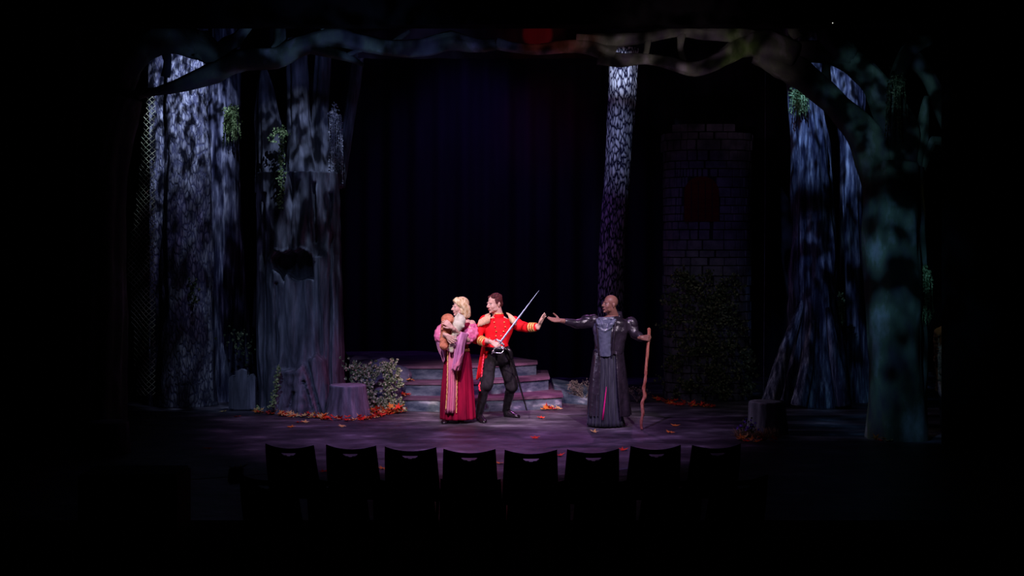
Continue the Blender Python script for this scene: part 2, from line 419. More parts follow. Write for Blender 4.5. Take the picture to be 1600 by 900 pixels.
def curtain(name, x0, x1, Y, z0, z1, m, wave, amp, label, group=None):
    b = NB(); n = int((x1-x0)/wave*10); f = []; k = []
    def yy(x, t): return Y+amp*math.sin(2*PI*x/wave+.8*math.sin(x*1.7))*(.6+.4*t)+.25*amp*math.sin(x*9.1)
    zs = [z0+(z1-z0)*i/6 for i in range(7)]
    for off in (0, .03):
        vr = [[b.verts.new((x0+(x1-x0)*j/n, yy(x0+(x1-x0)*j/n, 1-i/6)+off, z)) for j in range(n+1)] for i, z in enumerate(zs)]
        for i in range(6):
            for j in range(n): b.faces.new([vr[i][j], vr[i][j+1], vr[i+1][j+1], vr[i+1][j]])
    o = obj(name, b, m); tag(o, label, 'curtain', group); return o
curtain('backdrop_curtain', -7.6, 7.6, 25.2, .0, 7.6, M['drape'], .42, .07, 'full-width dark blue velour curtain closing the back of the stage')
curtain('border_curtain', X(560, 19.3), X(945, 19.3), 19.3, 2.4+299/F*19.3, 7.4, M['border'], .5, .04, 'short dark border curtain hung high behind the overhead branches')

# ------------------------------------------------------------------ stone steps
st = thing('stone_steps', (-.6, 20.6, 0), 'curved grey painted stone steps rising to a platform behind the soldier', 'steps')
def slab(xl, xr, Yfl, Yfm, Yfr, Yback, z0, z1, m, name, parent, backpts=None):
    b = NB(); n = 36; front = []
    for i in range(n+1):
        t = i/n; x = xl+(xr-xl)*t
        # parabola through left, middle, right
        y = Yfl*(1-t)*(1-2*t)+4*Yfm*t*(1-t)+Yfr*t*(2*t-1)
        front.append((x, y+.012*nz(x*4, z0*9, 1)))
    back = backpts or [(xr, Yback), (xl, Yback)]
    pts = front+back
    prism(b, [Vector((x, y, z0)) for x, y in pts], (0, 0, z1-z0))
    bmesh.ops.recalc_face_normals(b, faces=b.faces)
    return obj(name, b, m, parent, smooth=False)
def step(xl, xr, yl, ym, yr, yb, z0, z1):
    s_ = slab(xl, xr, yl, ym, yr, yb, z0, z1-.035, M['rock'], 'riser', st)
    slab(xl-.01, xr+.02, yl-.02, ym-.02, yr-.02, yb, z1-.035, z1, M['tread'], 'tread', st)
step(X(560, 20), X(878, 20.3), 20.3, 19.88, 20.35, 22.2, 0, .20)
step(X(560, 20.6), X(857, 21.1), 20.6, 20.25, 21.1, 22.3, .20, .40)
step(X(560, 21), X(838, 21.5), 21.0, 20.75, 21.5, 21.9, .40, .60)
b = NB()
prism(b, [Vector((x, y, .0)) for x, y in [(X(545, 21.8), 21.91), (X(838, 21.5)-.02, 21.91), (X(800, 22.6), 22.6), (X(650, 23.9), 23.9), (X(540, 23.7), 23.7)]], (0, 0, .6))
obj('platform', b, M['tread'], st, smooth=False)
# sloping rock path beside the steps
b = NB()
A_, B_, C_, D_, E_ = P(862, 591, 22.3), P(915, 590, 22.6), P(932, 604, 21.6), P(921, 632, 20.75), P(866, 604, 21.1)
nU, nV = 14, 14; top = []
for i in range(nU+1):
    row = []
    for j in range(nV+1):
        u, v = i/nU, j/nV
        p = E_.lerp(A_, v).lerp(D_.lerp(C_, v), u)
        p.z += .02*nz(p.x*5, p.y*5, 3)*min(1, 6*min(u, 1-u, v, 1-v))
        row.append(b.verts.new(p))
    top.append(row)
for i in range(nU):
    for j in range(nV): b.faces.new([top[i][j], top[i+1][j], top[i+1][j+1], top[i][j+1]])
rim = [top[i][0] for i in range(nU)]+[top[nU][j] for j in range(nV)]+[top[i][nV] for i in range(nU, 0, -1)]+[top[0][j] for j in range(nV, 0, -1)]
low = [b.verts.new((v.co.x, v.co.y, 0)) for v in rim]
for i in range(len(rim)):
    k = (i+1) % len(rim); b.faces.new([rim[i], rim[k], low[k], low[i]])
b.faces.new(low)
tag(obj('rock_ramp', b, M['rock'], smooth=False), 'low sloping slab of blue-grey painted rock right of the steps', 'ramp')

# ------------------------------------------------------------------ trees
def tree(name, label, cat='tree', base=(0, 0, 0)): return thing(name, base, label, cat)
def tpart(root, pts, radii, m, name='trunk', **kw):
    b = NB(); trunk(b, [P(*p) for p in pts], radii, **kw); return obj(name, b, m, root)

t1 = tree('forest_tree', 'broad pale dappled double trunk at far left beside the netting', base=P(278, 632, 20.8))
tpart(t1, [(251, 635, 20.85), (251, 400, 20.85), (250, 200, 20.8), (247, 20, 20.8)], [.20, .19, .18, .14], M['bark'])
tpart(t1, [(290, 633, 20.75), (292, 480, 20.75), (293, 300, 20.75), (293, 150, 20.75), (291, 20, 20.75)], [.46, .38, .35, .33, .30], M['bark'])
t2 = tree('forest_tree', 'tall dappled trunk between the pale double trunk and the hollow tree', base=P(345, 632, 20.9))
tpart(t2, [(348, 626, 21.6), (348, 480, 21.6), (345, 330, 21.5), (347, 210, 21.4), (354, 100, 21.4), (352, 20, 21.4)], [.46, .38, .32, .28, .22, .19], M['bark2'])
t3 = tree('forest_tree', 'tall slender pale scaly trunk behind the bald man', base=P(953, 592, 23))
tpart(t3, [(953, 609, 23), (955, 430, 23), (965, 270, 23), (973, 130, 23), (974, 76, 23)], [.24, .22, .22, .24, .25], M['birch'], ridge=.08)  # trunk top cut short to stand in for the light's sharp upper edge
t4 = tree('forest_tree', 'thick blue-lit trunk with mossy top and spreading roots at right', base=P(1275, 632, 20.8))
tpart(t4, [(1272, 633, 20.8), (1272, 540, 20.8), (1272, 400, 20.8), (1268, 260, 20.8), (1257, 160, 20.8), (1250, 30, 20.8)], [.52, .42, .33, .27, .27, .25], M['bark2'], ridge=.30, kr=3.4, fine=.1)
for q in ([(1255, 470, 20.6), (1230, 540, 20.5), (1213, 600, 20.4), (1200, 636, 20.35)], [(1268, 500, 20.4), (1262, 570, 20.3), (1248, 634, 20.2)], [(1295, 480, 20.4), (1305, 560, 20.3), (1318, 634, 20.25)]):
    b = NB(); trunk(b, [P(*p) for p in q], [.05, .09, .12, .13][:len(q)], n=28, ridge=.3); obj('root', b, M['bark2'], t4)
t5 = tree('forest_tree', 'leaning blue-lit trunk glimpsed behind the arching dark limb', base=P(1335, 632, 21.2))
tpart(t5, [(1338, 630, 21.3), (1335, 500, 21.3), (1330, 320, 21.3), (1328, 220, 21.3), (1320, 140, 21.4), (1275, 40, 21.4)], [.28, .20, .17, .17, .32, .34], M['bark2'], ridge=.26)

# hollow tree, sculpted
ht = tree('hollow_tree', 'large hollow tree with dark knothole and four upright limbs at left', base=P(470, 645, 19.9))
cav = [(428, 420), (424, 404), (432, 392), (446, 396), (455, 390), (462, 394), (470, 388), (482, 394), (489, 400), (491, 438), (480, 436), (470, 440), (458, 438), (448, 428), (445, 445), (438, 430)]
ledge = [(427, 650), (431, 600), (432, 583), (438, 577), (467, 576), (476, 566), (482, 568), (490, 590), (504, 650)]
butt = [(484, 560), (497, 550), (512, 560), (524, 650), (505, 650), (492, 600)]
cx, cY = 470.0, 20.35
def hollow_front(px, py):
    """outline half-widths in px at this row"""
    xl = 401+(-3)*max(0, (600-py)/300)*0+ (4 if py > 560 else 0)*((py-560)/90) + 1.5*nz(py*.03, 1, 0)
    xr = 530+9*max(0, min(1, (py-300)/300)) + 1.5*nz(py*.03, 5, 0)
    return xl, xr
b = NB(); NT, NZ = 240, 170; rings = []
for i in range(NZ+1):
    py = 652-(652-268)*i/NZ; r = []
    xl, xr = hollow_front(0, py)
    xm = (xl+xr)/2; hw = (xr-xl)/2
    for j in range(NT):
        a = 2*PI*j/NT
        c, s = math.cos(a), math.sin(a)
        sx = math.copysign(abs(c)**.75, c); sy = math.copysign(abs(s)**.9, s)
        px = xm+hw*sx
        depth = .52*sy
        if s < 0:                                           # the sculpted front
            k = min(1, -s*2.2)
            rg = .075*nz(px*.085, py*.006, 2)+.09*(abs(nz(px*.05, py*.009, 8))*2-.6)+.03*nz(px*.25, py*.02, 4)
            rg += .14*max(0, nz(px*.045, py*.02, 12)) if py < 400 else 0
            dc = pdist(px, py, cav)
            if dc > 0: rg += .50*min(1, dc/3.5)
            elif dc > -4 and py < 410: rg -= .03
            dl = pdist(px, py, ledge)
            if dl > 0: rg -= .30*min(1, dl/3)+.03*nz(px*.1, py*.1, 0)
            db = pdist(px, py, butt)
            if db > 0: rg -= .20*min(1, db/5)
            # vertical clefts
            for gx, g0, g1 in ((434, 440, 575), (467, 280, 390), (456, 270, 392), (492, 285, 380), (517, 300, 640), (414, 300, 640), (481+(py-590)*.28, 590, 640), (468-(py-600)*.35, 608, 636)):
                if g0 < py < g1: rg += .11*math.exp(-((px-gx-2*nz(py*.05, gx, 0))/2.4)**2)
            depth += k*rg
        Yc = cY+depth
        # keep the outline in metres at the tree's own distance
        r.append(Vector(((px-800)/F*(cY-.42*max(0, -s)), Yc, CAMH-(py-HOR)/F*19.9)))
    rings.append(r)
loft(b, rings); o = obj('trunk', b, M['hollow'], ht)
for v in o.data.vertices:
    if v.co.z+ht.location.z < 0: v.co.z = -ht.location.z
for q, rr in (([(424, 300, 20.3), (421, 240, 20.3), (417, 190, 20.3), (414, 140, 20.3), (412, 108, 20.3)], [.24, .20, .18, .12, .04]),
              ([(472, 300, 20.25), (470, 230, 20.3), (466, 170, 20.3), (464, 60, 20.3)], [.27, .20, .16, .13]),
              ([(506, 300, 20.35), (502, 240, 20.4), (500, 180, 20.4), (504, 100, 20.4), (508, 50, 20.4)], [.20, .15, .12, .11, .10]),
              ([(524, 290, 20.5), (536, 240, 20.6), (548, 170, 20.6), (560, 90, 20.6), (566, 50, 20.6)], [.14, .09, .08, .08, .07])):
    tpart(ht, q, rr, M['hollow'], 'limb', ridge=.3, kr=2.6, fine=.12)

# portal trees that arch over the whole stage opening
def branch(root, pts, radii, name='branch', Y=17.3):
    b = NB(); trunk(b, [P(x, y, Y) if not hasattr(x, '__len__') else P(*x) for x, y in pts], radii, n=22, step=.07, ridge=.3, kr=1.4, kz=2.0, fine=.12); return obj(name, b, M['portal'], root)
pr = tree('portal_tree', 'huge mossy green tree at right edge arching overhead across the stage', base=P(1400, 690, 17.0))
b = NB(); trunk(b, [P(1402, 689, 17.1), P(1402, 560, 17.1), P(1400, 440, 17.1), P(1397, 340, 17.1), P(1400, 260, 17.2)], [.38, .36, .36, .37, .33], ridge=.16, kr=2.5); obj('trunk', b, M['portal'], pr)
branch(pr, [(1378, 330), (1366, 250), (1345, 205), (1310, 168), (1270, 134), (1222, 98), (1180, 82)], [.22, .22, .19, .15, .16, .19, .13])
branch(pr, [(1410, 300), (1406, 220), (1385, 160), (1352, 112), (1312, 88), (1262, 82), (1215, 88)], [.24, .22, .20, .18, .14, .13, .12])
branch(pr, [(1293, 80), (1291, 105), (1293, 140)], [.07, .05, .07])
branch(pr, [(1400, 270), (1408, 200), (1398, 140), (1420, 82), (1452, 60)], [.16, .12, .10, .12, .10])
branch(pr, [(1418, 82), (1450, 120), (1478, 185), (1490, 230)], [.11, .10, .09, .08])
branch(pr, [(1418, 300), (1432, 250), (1442, 190), (1448, 150)], [.18, .12, .07, .03])
branch(pr, [(1420, 320), (1440, 255), (1458, 220), (1475, 225)], [.14, .09, .06, .05])
branch(pr, [(1340, 110), (1325, 75), (1330, 40)], [.12, .09, .07])
branch(pr, [(1240, 90), (1195, 70), (1160, 72), (1128, 92), (1085, 108), (1045, 98), (1008, 92), (970, 94), (935, 88)], [.20, .19, .14, .11, .10, .08, .07, .09, .10])
branch(pr, [(1200, 66), (1150, 55), (1100, 52), (1060, 48), (1000, 58), (950, 62), (900, 60)], [.12, .10, .08, .07, .08, .10, .08])
branch(pr, [(1066, 50), (1063, 75), (1072, 104)], [.06, .04, .05])
branch(pr, [(1012, 60), (1010, 80), (1006, 92)], [.05, .04, .04])
branch(pr, [(1330, 92), (1300, 72), (1292, 25)], [.17, .17, .15])
branch(pr, [(1245, 60), (1238, 46), (1252, 40)], [.10, .08, .05])
branch(pr, [(960, 86), (920, 72), (880, 72), (840, 77), (800, 74), (775, 68)], [.12, .10, .08, .06, .06, .07])
pl = tree('portal_tree', 'shadowed tree at left edge whose limbs reach over the stage top', base=P(160, 690, 17.0))
b = NB(); trunk(b, [P(150, 690, 17.1), P(155, 560, 17.1), P(160, 400, 17.1), P(165, 250, 17.2), P(190, 150, 17.2)], [.36, .33, .30, .30, .26], ridge=.16, kr=2.5); obj('trunk', b, M['portal'], pl)
branch(pl, [(180, 175), (215, 148), (245, 143), (290, 130), (335, 112), (380, 93), (430, 90), (470, 72), (520, 58), (560, 66), (610, 76), (660, 76), (705, 66), (745, 72), (774, 70)], [.10, .06, .05, .10, .15, .15, .15, .14, .13, .11, .10, .11, .12, .08, .07])
branch(pl, [(170, 190), (200, 100), (255, 62), (310, 72), (345, 98)], [.20, .20, .20, .17, .12])
branch(pl, [(345, 100), (352, 75), (372, 58), (388, 38)], [.13, .12, .08, .07])
branch(pl, [(310, 92), (317, 78), (315, 50)], [.10, .07, .10])
branch(pl, [(258, 120), (262, 95), (255, 66)], [.06, .05, .08])
branch(pl, [(425, 90), (436, 70), (438, 40)], [.12, .09, .07])
branch(pl, [(480, 72), (515, 82), (545, 90), (568, 102)], [.09, .07, .05, .02])
branch(pl, [(538, 90), (556, 80), (575, 78)], [.04, .03, .015])
branch(pl, [(610, 74), (622, 62), (640, 48)], [.06, .04, .02])
branch(pl, [(500, 58), (510, 45), (540, 38)], [.09, .06, .06])

# ------------------------------------------------------------------ netting at the left
b = NB(); Yn = 20.3; cell = .085
def net_in(px, py):
    lo = [(140, 230), (200, 222), (300, 212), (400, 197), (470, 200), (540, 206), (620, 210)]
    for (a0, x0), (a1, x1) in zip(lo, lo[1:]):
        if a0 <= py <= a1:
            return x0+(x1-x0)*(py-a0)/(a1-a0) < px < 243
    return False
for sgn in (1, -1):
    for k in range(-80, 120):
        run = []
        for i in range(0, 90):
            u = i*cell/2
            x = P(190, 0, Yn).x+u; z = 5.0-k*cell-(sgn*u)-(.0 if sgn > 0 else 0.0)
            px = 800+x/Yn*F; py = HOR+(CAMH-z)/Yn*F
            ok = net_in(px, py) and .02 < z and px < 245
            if ok: run.append(Vector((x+.006*nz(x*20, z*20, 0), Yn+.05*math.sin(x*14)+.03*nz(x*3, z*3, 0), z+.006*nz(x*20, z*20, 5))))
            if (not ok) and run:
                if len(run) > 1: tube(b, run, .0045, 4)
                run = []
tag(obj('camouflage_net', b, M['net']), 'pale knotted diamond-mesh netting hanging left of the double trunk', 'netting')

# ------------------------------------------------------------------ stone tower
tw = thing('stone_tower', P(1112, 628, 21.2), 'dark stone tower with arched red shuttered window and ivy skirt', 'tower')
TW = .675; TY = 21.75
def tang(a, r=1.0, extra=0):                                # plan: superellipse
    c, s = math.cos(a), math.sin(a)
    return Vector((X(1112, 21.2)+(TW*r+extra)*math.copysign(abs(c)**.7, c), TY-(.50*r+extra)*math.copysign(abs(s)**.7, s), 0))
ztop = P(0, 212, 21.2).z
b = NB()
n = 60
loft(b, [[tang(2*PI*j/n, .97)+Vector((0, 0, z)) for j in range(n)] for z in (0, ztop-.02)])
obj('core', b, M['mortar'], tw)
wx0, wx1, wz0, wz1 = X(1070, 21.2), X(1124, 21.2), P(0, 346, 21.2).z, P(0, 275, 21.2).z
b = NB(); z = 0.0; row = 0
rs = random.Random(3)
while z < ztop+.13:
    h = rs.uniform(.11, .17); a = -.25+rs.uniform(-.1, .1)
    over = .03 if z > ztop-.28 else 0
    amax = PI+.25
    while a < amax:
        da = rs.uniform(.16, .36)
        if wz0-.05 < z < wz1 and wx0-.10 < tang(a).x < wx1+.10: da = .09
        a1 = min(a+da, amax)
        am = (a+a1)/2; pm = tang(am)
        if z > ztop and not (X(1052, 21.2) < pm.x < X(1140, 21.2)): a = a1; continue
        zc = z+h/2; inside = False
        if wx0-.02 < pm.x < wx1+.02 and wz0 < zc < wz1:
            q = abs(pm.x-(wx0+wx1)/2)/((wx1-wx0)/2)
            if zc < wz1-.25 or zc < wz1-.25+.25*math.sqrt(max(0, 1-q*q)): inside = True
        if not inside:
            g0, g1 = a+.012, a1-.012; pr_ = rs.uniform(.005, .03)+over
            m_ = 4
            outer = [tang(g0+(g1-g0)*i/m_, 1, pr_) for i in range(m_+1)]
            inner = [tang(g0+(g1-g0)*i/m_, .93) for i in range(m_+1)]
            pts = [p+Vector((0, 0, z+.008)) for p in outer]+[p+Vector((0, 0, z+.008)) for p in inner[::-1]]
            prism(b, pts, (0, 0, h-.016))
        a = a1
    z += h
bmesh.ops.bevel(b, geom=list(b.edges), offset=.006, segments=1, affect='EDGES')
obj('masonry', b, M['masonry'], tw, smooth=False)
b = NB(); pts = [Vector((wx0, 0, wz0)), Vector((wx1, 0, wz0))]
for i in range(13):
    a = PI*i/12; pts.append(Vector(((wx0+wx1)/2+(wx1-wx0)/2*math.cos(a), 0, wz1-.25+.25*math.sin(a))))
prism(b, [p+Vector((0, TY-.515, 0)) for p in pts], (0, .06, 0))
sh = obj('window_shutter', b, M['redwood'], tw, smooth=False); sh['label'] = 'dark red boarded window shutter'
b = NB()
for i in range(1, 5):
    x = wx0+(wx1-wx0)*i/5; box(b, x-.006, x+.006, TY-.520, TY-.514, wz0+.03, wz1-.08)
obj('board_gap', b, M['mortar'], sh, smooth=False)

# ------------------------------------------------------------------ stumps, gravestone
def stump(label, pxc, py0, py1, Y, rt, rb, dim=False):
    base = P(pxc, py1, Y); base.z = 0
    t = thing('tree_stump', base, label, 'stump')
    h = P(pxc, py0, Y).z; b = NB(); n = 72; rings = []; tp = []
    for i in range(19):
        k = i/18; r = rb+(rt-rb)*(1-(1-k)**1.6); ring = []
        for j in range(n):
            a = 2*PI*j/n; c, s = math.cos(a), math.sin(a)
            rr = r*(1+.07*nz(c*4, s*4, k*.6+pxc)+.05*(1-k)*nz(c*2, s*2, 5)+.03*nz(c*12, s*12, k*2))
            ring.append(base+Vector((rr*c, rr*s, h*k)))
        rings.append(ring)
    loft(b, rings); obj('bark', b, M['hollow'], t)
    b = NB(); r2 = [[p*1.0+Vector((0, 0, dz)) for p in rings[-1]] for dz in (-.005, .012)]
    c0 = base+Vector((0, 0, h)); r2[1] = [c0.lerp(p, .95) for p in r2[1]]
    r2 = r2+[[c0.lerp(p, .6) for p in r2[1]]]
    loft(b, r2); obj('cut_top', b, M['stumptop'], t)
    return t
stump('grey tree stump with flat sawn top in front of the hollow tree', 543, 602, 652, 19.35, .26, .345)
stump('dark low stump with flowers beside it at right', 1199, 628, 684, 17.6, .235, .275)
stump('very dark wide stump near the left edge of the stage', 168, 660, 722, 15.9, .24, .27)
b = NB(); Yg = 20.0
gp = [(357, 643), (357, 594), (359, 590), (363, 588.5), (366, 591), (367, 594), (369, 591), (369, 586), (366, 582), (371, 583), (374, 581), (376, 578), (379, 581), (382, 583), (387, 581), (385, 586), (385, 591), (388, 594), (389, 589), (392, 586), (396, 589), (398, 594), (399, 643)]
prism(b, [P(x, y-2, Yg) for x, y in gp], (0, .14, 0))
for v in b.verts: v.co.z = max(0, v.co.z)
bmesh.ops.bevel(b, geom=list(b.edges), offset=.012, segments=2, affect='EDGES')
gs = thing('gravestone', P(378, 642, Yg), 'small grey gravestone with scrolled crown left of the hollow tree', 'gravestone')
gs.location.z = 0
obj('slab', b, M['hollow'], gs, smooth=False)
b = NB()
for x0, x1, y0 in ((359.5, 366, 594), (389.5, 396, 592)): 
    a_, c_ = P(x0, y0, Yg), P(x1, 640, Yg)
    box(b, a_.x, c_.x, Yg-.025, Yg+.01, .02, a_.z)
bmesh.ops.bevel(b, geom=list(b.edges), offset=.012, segments=2, affect='EDGES')
obj('side_moulding', b, M['hollow'], gs, smooth=False)

# ------------------------------------------------------------------ ivy, moss and bushes
def foliage(name, label, cat, spots, m, size, stems=None, count=None, kind=None):
    """spots: list of (point, spread radius, n leaves)"""
    b = NB()
    for p, s, n in spots:
        for _ in range(n):
            d = Vector((random.gauss(0, s), random.gauss(0, s*.5), random.gauss(0, s)))
            nr = Vector((random.uniform(-.8, .8), -1, random.uniform(-.3, .9)))
            q = Vector(p)+d
            if q.z < .03: q.z = .03+random.random()*.06
            leaf(b, q, nr, size*random.uniform(.6, 1.3))
    for s_ in stems or []: stube(b, s_, .006, .08, 5)
    pts_ = [Vector(q[0]) for q in spots]; run = [pts_[0]]
    for q in pts_[1:]+[None]:
        if q is None or (q-run[-1]).length > .25:
            if len(run) > 1: tube(b, [p+Vector((0, .012, 0)) for p in run], .005, 5)
            run = []
        if q is not None: run.append(q)
    return tag(obj(name, b, m), label, cat)
def along(pts, Y, s, n, jit=0):
    out = []; V = [P(x, y, Y) for x, y in pts]
    for a, c in zip(V, V[1:]):
        k = max(2, int((c-a).length/.06))
        for i in range(k): out.append((a.lerp(c, i/k), s, n))
    return out
# rocks carrying the ivy beside the steps
def rock(name, label, c, r, seed):
    b = NB(); bmesh.ops.create_icosphere(b, subdivisions=4, radius=1)
    for v in b.verts:
        d = v.co.normalized(); k = 1+.25*nz(d.x*1.3+seed, d.y*1.3, d.z*1.3)+.05*nz(d.x*6, d.y*6+seed, d.z*6)
        v.co = Vector((d.x*r[0]*k, d.y*r[1]*k, d.z*r[2]*k))+Vector(c)
        if v.co.z < 0: v.co.z = 0
    return tag(obj(name, b, M['rock']), label, 'rock')
rock('boulder', 'upper blue-grey rock showing through the ivy left of the steps', P(596, 596, 20.15)+Vector((0, .35, -.05)), (.40, .45, .34), 1)
rock('boulder', 'lower blue-grey rock under the ivy by the stump', P(600, 628, 19.85)+Vector((0, .2, -.02)), (.30, .28, .25), 5)
iv = []
for pts, s, n in (([(548, 572), (575, 580), (600, 574), (625, 572)], .05, 14), ([(572, 575), (578, 600), (582, 630), (584, 640)], .06, 12),
                  ([(608, 572), (606, 600), (612, 625), (618, 640)], .055, 13), ([(622, 585), (624, 612)], .04, 11), ([(580, 630), (600, 632), (632, 638)], .06, 16), ([(548, 575), (560, 595), (572, 612)], .08, 12)):
    iv += along(pts, 19.72, s, n)
foliage('ivy_bank', 'thick trailing variegated ivy over the rocks between stump and steps', 'ivy', iv, M['ivy'], .052)
foliage('ivy_garland', 'yellow-green ivy garland hanging down the hollow tree trunk', 'ivy',
        along([(424, 218), (432, 205), (440, 202), (447, 212)], 19.85, .035, 12)+along([(441, 205), (439, 240), (440, 280), (438, 330)], 19.78, .025, 11), M['moss'], .035)
foliage('ivy_garland', 'small pale green ivy strand on the hollow tree front ledge', 'ivy', along([(435, 576), (432, 595), (428, 620), (424, 642)], 19.45, .025, 12), M['moss'], .035)
def hanging(name, label, cat, top, Y, strands, m, spread, length, tuft=60):
    b = NB(); c = P(*top, Y)
    for _ in range(tuft): leaf(b, c+Vector((random.gauss(0, spread*.7), random.gauss(0, .03), random.gauss(0, .06))), rvec()+Vector((0, -1, 0)), .04)
    for k in range(strands):
        x = random.gauss(0, spread); p = c+Vector((x, random.gauss(-.02, .03), -.02)); L = length*random.uniform(.5, 1)
        pts = [p+Vector((x*.3*i/6+.012*nz(i, k, 0), .01*nz(i, k, 3), -L*i/6)) for i in range(7)]
        tube(b, pts, [.006]*6+[.002], 4)
        for i in range(int(L/.035)):
            q = p+Vector((x*.3*i*.035/L, 0, -i*.035)); leaf(b, q+rvec(.012), rvec()+Vector((0, -1, 0)), .028)
    return tag(obj(name, b, m), label, cat)
hanging('hanging_moss', 'long grey beard of moss hanging from the hollow tree limb', 'moss', (522, 178), 20.2, 14, M['moss_grey'], .04, 1.15)
hanging('hanging_moss', 'bushy yellow-green moss on the second trunk from the left', 'moss', (362, 178), 21.05, 26, M['moss'], .07, .5, 260)
hanging('hanging_moss', 'bright mossy tuft on the blue-lit trunk under the arching limb', 'moss', (1248, 148), 20.45, 26, M['moss'], .08, .35, 260)
hanging('hanging_moss', 'green moss clump hanging right of the portal trunk', 'moss', (1446, 428), 16.9, 30, M['moss'], .045, .65, 120)
hanging('hanging_moss', 'dark green vine hanging beside the fork of the portal tree', 'vine', (1401, 130), 16.95, 16, M['darkivy'], .05, .75, 160)
hanging('hanging_moss', 'small green sprig at the foot of the leaning trunk', 'moss', (1313, 468), 20.5, 8, M['moss'], .03, .4, 50)
# ivy on the tower
iv = []
for _ in range(230):
    t = random.random()**.7; py = 625-200*t; wd = 78-22*t
    px = 1112+random.uniform(-wd, wd)+(-10 if t > .5 else 0)
    if t > .55 and random.random() < .4: continue
    xx = X(px, 21.2); k = min(1, abs(xx-X(1112, 21.2))/(TW+.05)); Yi = TY-(.50*(1-k**2.8)**(1/2.8)+.07)
    z_ = P(0, py, 21.2).z
    iv.append((Vector((xx, Yi, z_)), .05, 13))
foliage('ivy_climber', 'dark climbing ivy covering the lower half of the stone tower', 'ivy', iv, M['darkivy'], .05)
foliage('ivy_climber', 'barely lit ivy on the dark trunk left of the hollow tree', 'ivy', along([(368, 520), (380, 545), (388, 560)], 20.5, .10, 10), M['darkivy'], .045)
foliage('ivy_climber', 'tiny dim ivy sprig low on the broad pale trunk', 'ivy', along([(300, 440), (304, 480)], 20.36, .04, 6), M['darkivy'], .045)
def bush(label, c, h, n, seed, name='dead_bush', leaves=30):
    b = NB(); r = random.Random(seed)
    def rec(p, d, L, rad, dep):
        e = p+d*L
        if e.z < .01: e.z = .01
        m_ = p.lerp(e, .5)+Vector((r.uniform(-.1, .1)*L, r.uniform(-.1, .1)*L, 0))
        tube(b, [p, m_, e], [rad, rad*.8, rad*.6], 5)
        if dep:
            for _ in range(4): rec(m_ if r.random() < .4 else e, (d+Vector((r.uniform(-.8, .8), r.uniform(-.8, .8), r.uniform(-.4, .5)))).normalized(), L*.65, rad*.6, dep-1)
        elif r.random() < .3: leaf(b, e, Vector((r.uniform(-1, 1), -1, r.uniform(-.5, 1))), .022)
    for _ in range(n): rec(Vector(c), Vector((r.uniform(-.8, .8), r.uniform(-.5, .5), 1)).normalized(), h*.4, .008, 3)
    return tag(obj(name, b, M['twig']), label, 'bush')
bush('leafless twiggy bush left of the robed man at the rock ramp', P(912, 620, 21.0)-Vector((0, 0, P(912, 620, 21.0).z-.02)), .42, 6, 1)
bush('leafless twiggy bush right of the robed man', P(996, 622, 21.0)-Vector((0, 0, P(996, 622, 21.0).z-.01)), .30, 4, 2)
# flower tuft and dry grass by the right stump
b = NB()
for _ in range(260):
    p = P(random.uniform(1150, 1215), 0, 17.2); p.z = 0; p.y += random.uniform(-.15, .1)
    d = Vector((random.gauss(0, .05), random.gauss(0, .04), random.uniform(.04, .13)))
    tube(b, [p, p+d*.6+Vector((0, 0, .01)), p+d], [.003, .003, .001], 4)
tag(obj('dry_grass_tuft', b, M['grass']), 'dry reddish grass tuft at the foot of the right stump', 'grass', kind='stuff')
fl = thing('flower_clump', P(1165, 690, 17.15), 'small clump of violet flowers in front of the right stump', 'flowers'); fl.location.z = 0
b = NB(); b2 = NB()
for _ in range(26):
    p = Vector((X(random.uniform(1153, 1180), 17.15), 17.15+random.uniform(-.08, .08), 0)); q = p+Vector((random.gauss(0, .03), 0, random.uniform(.10, .27)))
    tube(b, [p, p.lerp(q, .5)+rvec(.01), q], .003, 4)
    for k in range(3): leaf(b, p.lerp(q, random.random()), rvec()+Vector((0, -1, 0)), .03)
    if random.random() < .6:
        for k in range(4): leaf(b2, q+rvec(.008), rvec()+Vector((0, -1.5, 0)), .028)
obj('stem', b, M['darkivy'], fl); obj('petals', b2, M['petal'], fl)

# ------------------------------------------------------------------ fallen leaves: every leaf an object
def leaf_mesh(m, seed):
    r = random.Random(seed); b = NB(); c = b.verts.new((0, 0, .012)); ring = []
    n = 5
    for i in range(n*2):
        a = 2*PI*i/(n*2)+r.uniform(-.08, .08); R = (.062 if i % 2 == 0 else .026)*r.uniform(.85, 1.15)
        ring.append(b.verts.new((R*math.cos(a), R*math.sin(a), .018*r.random()+(.02*r.random() if i % 2 == 0 else 0))))
    for i in range(n*2): b.faces.new([c, ring[i], ring[(i+1) % (n*2)]])
    bmesh.ops.recalc_face_normals(b, faces=b.faces)
    me = bpy.data.meshes.new('maple_leaf'); b.to_mesh(me); b.free(); me.materials.append(m)
    me.polygons.foreach_set('use_smooth', [False]*len(me.polygons)); return me
LM = {k: [leaf_mesh(M['leaf_'+k], s) for s in range(4)] for k in ('red', 'orange', 'yellow')}
def put_leaf(colr, loc, label, group=None, s=1.0, tilt=.35):
    o = bpy.data.objects.new('maple_leaf', random.choice(LM[colr])); COL.objects.link(o)
    o.location = loc; o.rotation_euler = (random.uniform(-tilt, tilt), random.uniform(-tilt, tilt), random.uniform(0, 6.28))
    o.scale = (s,)*3
    tag(o, label, 'leaf', group); return o
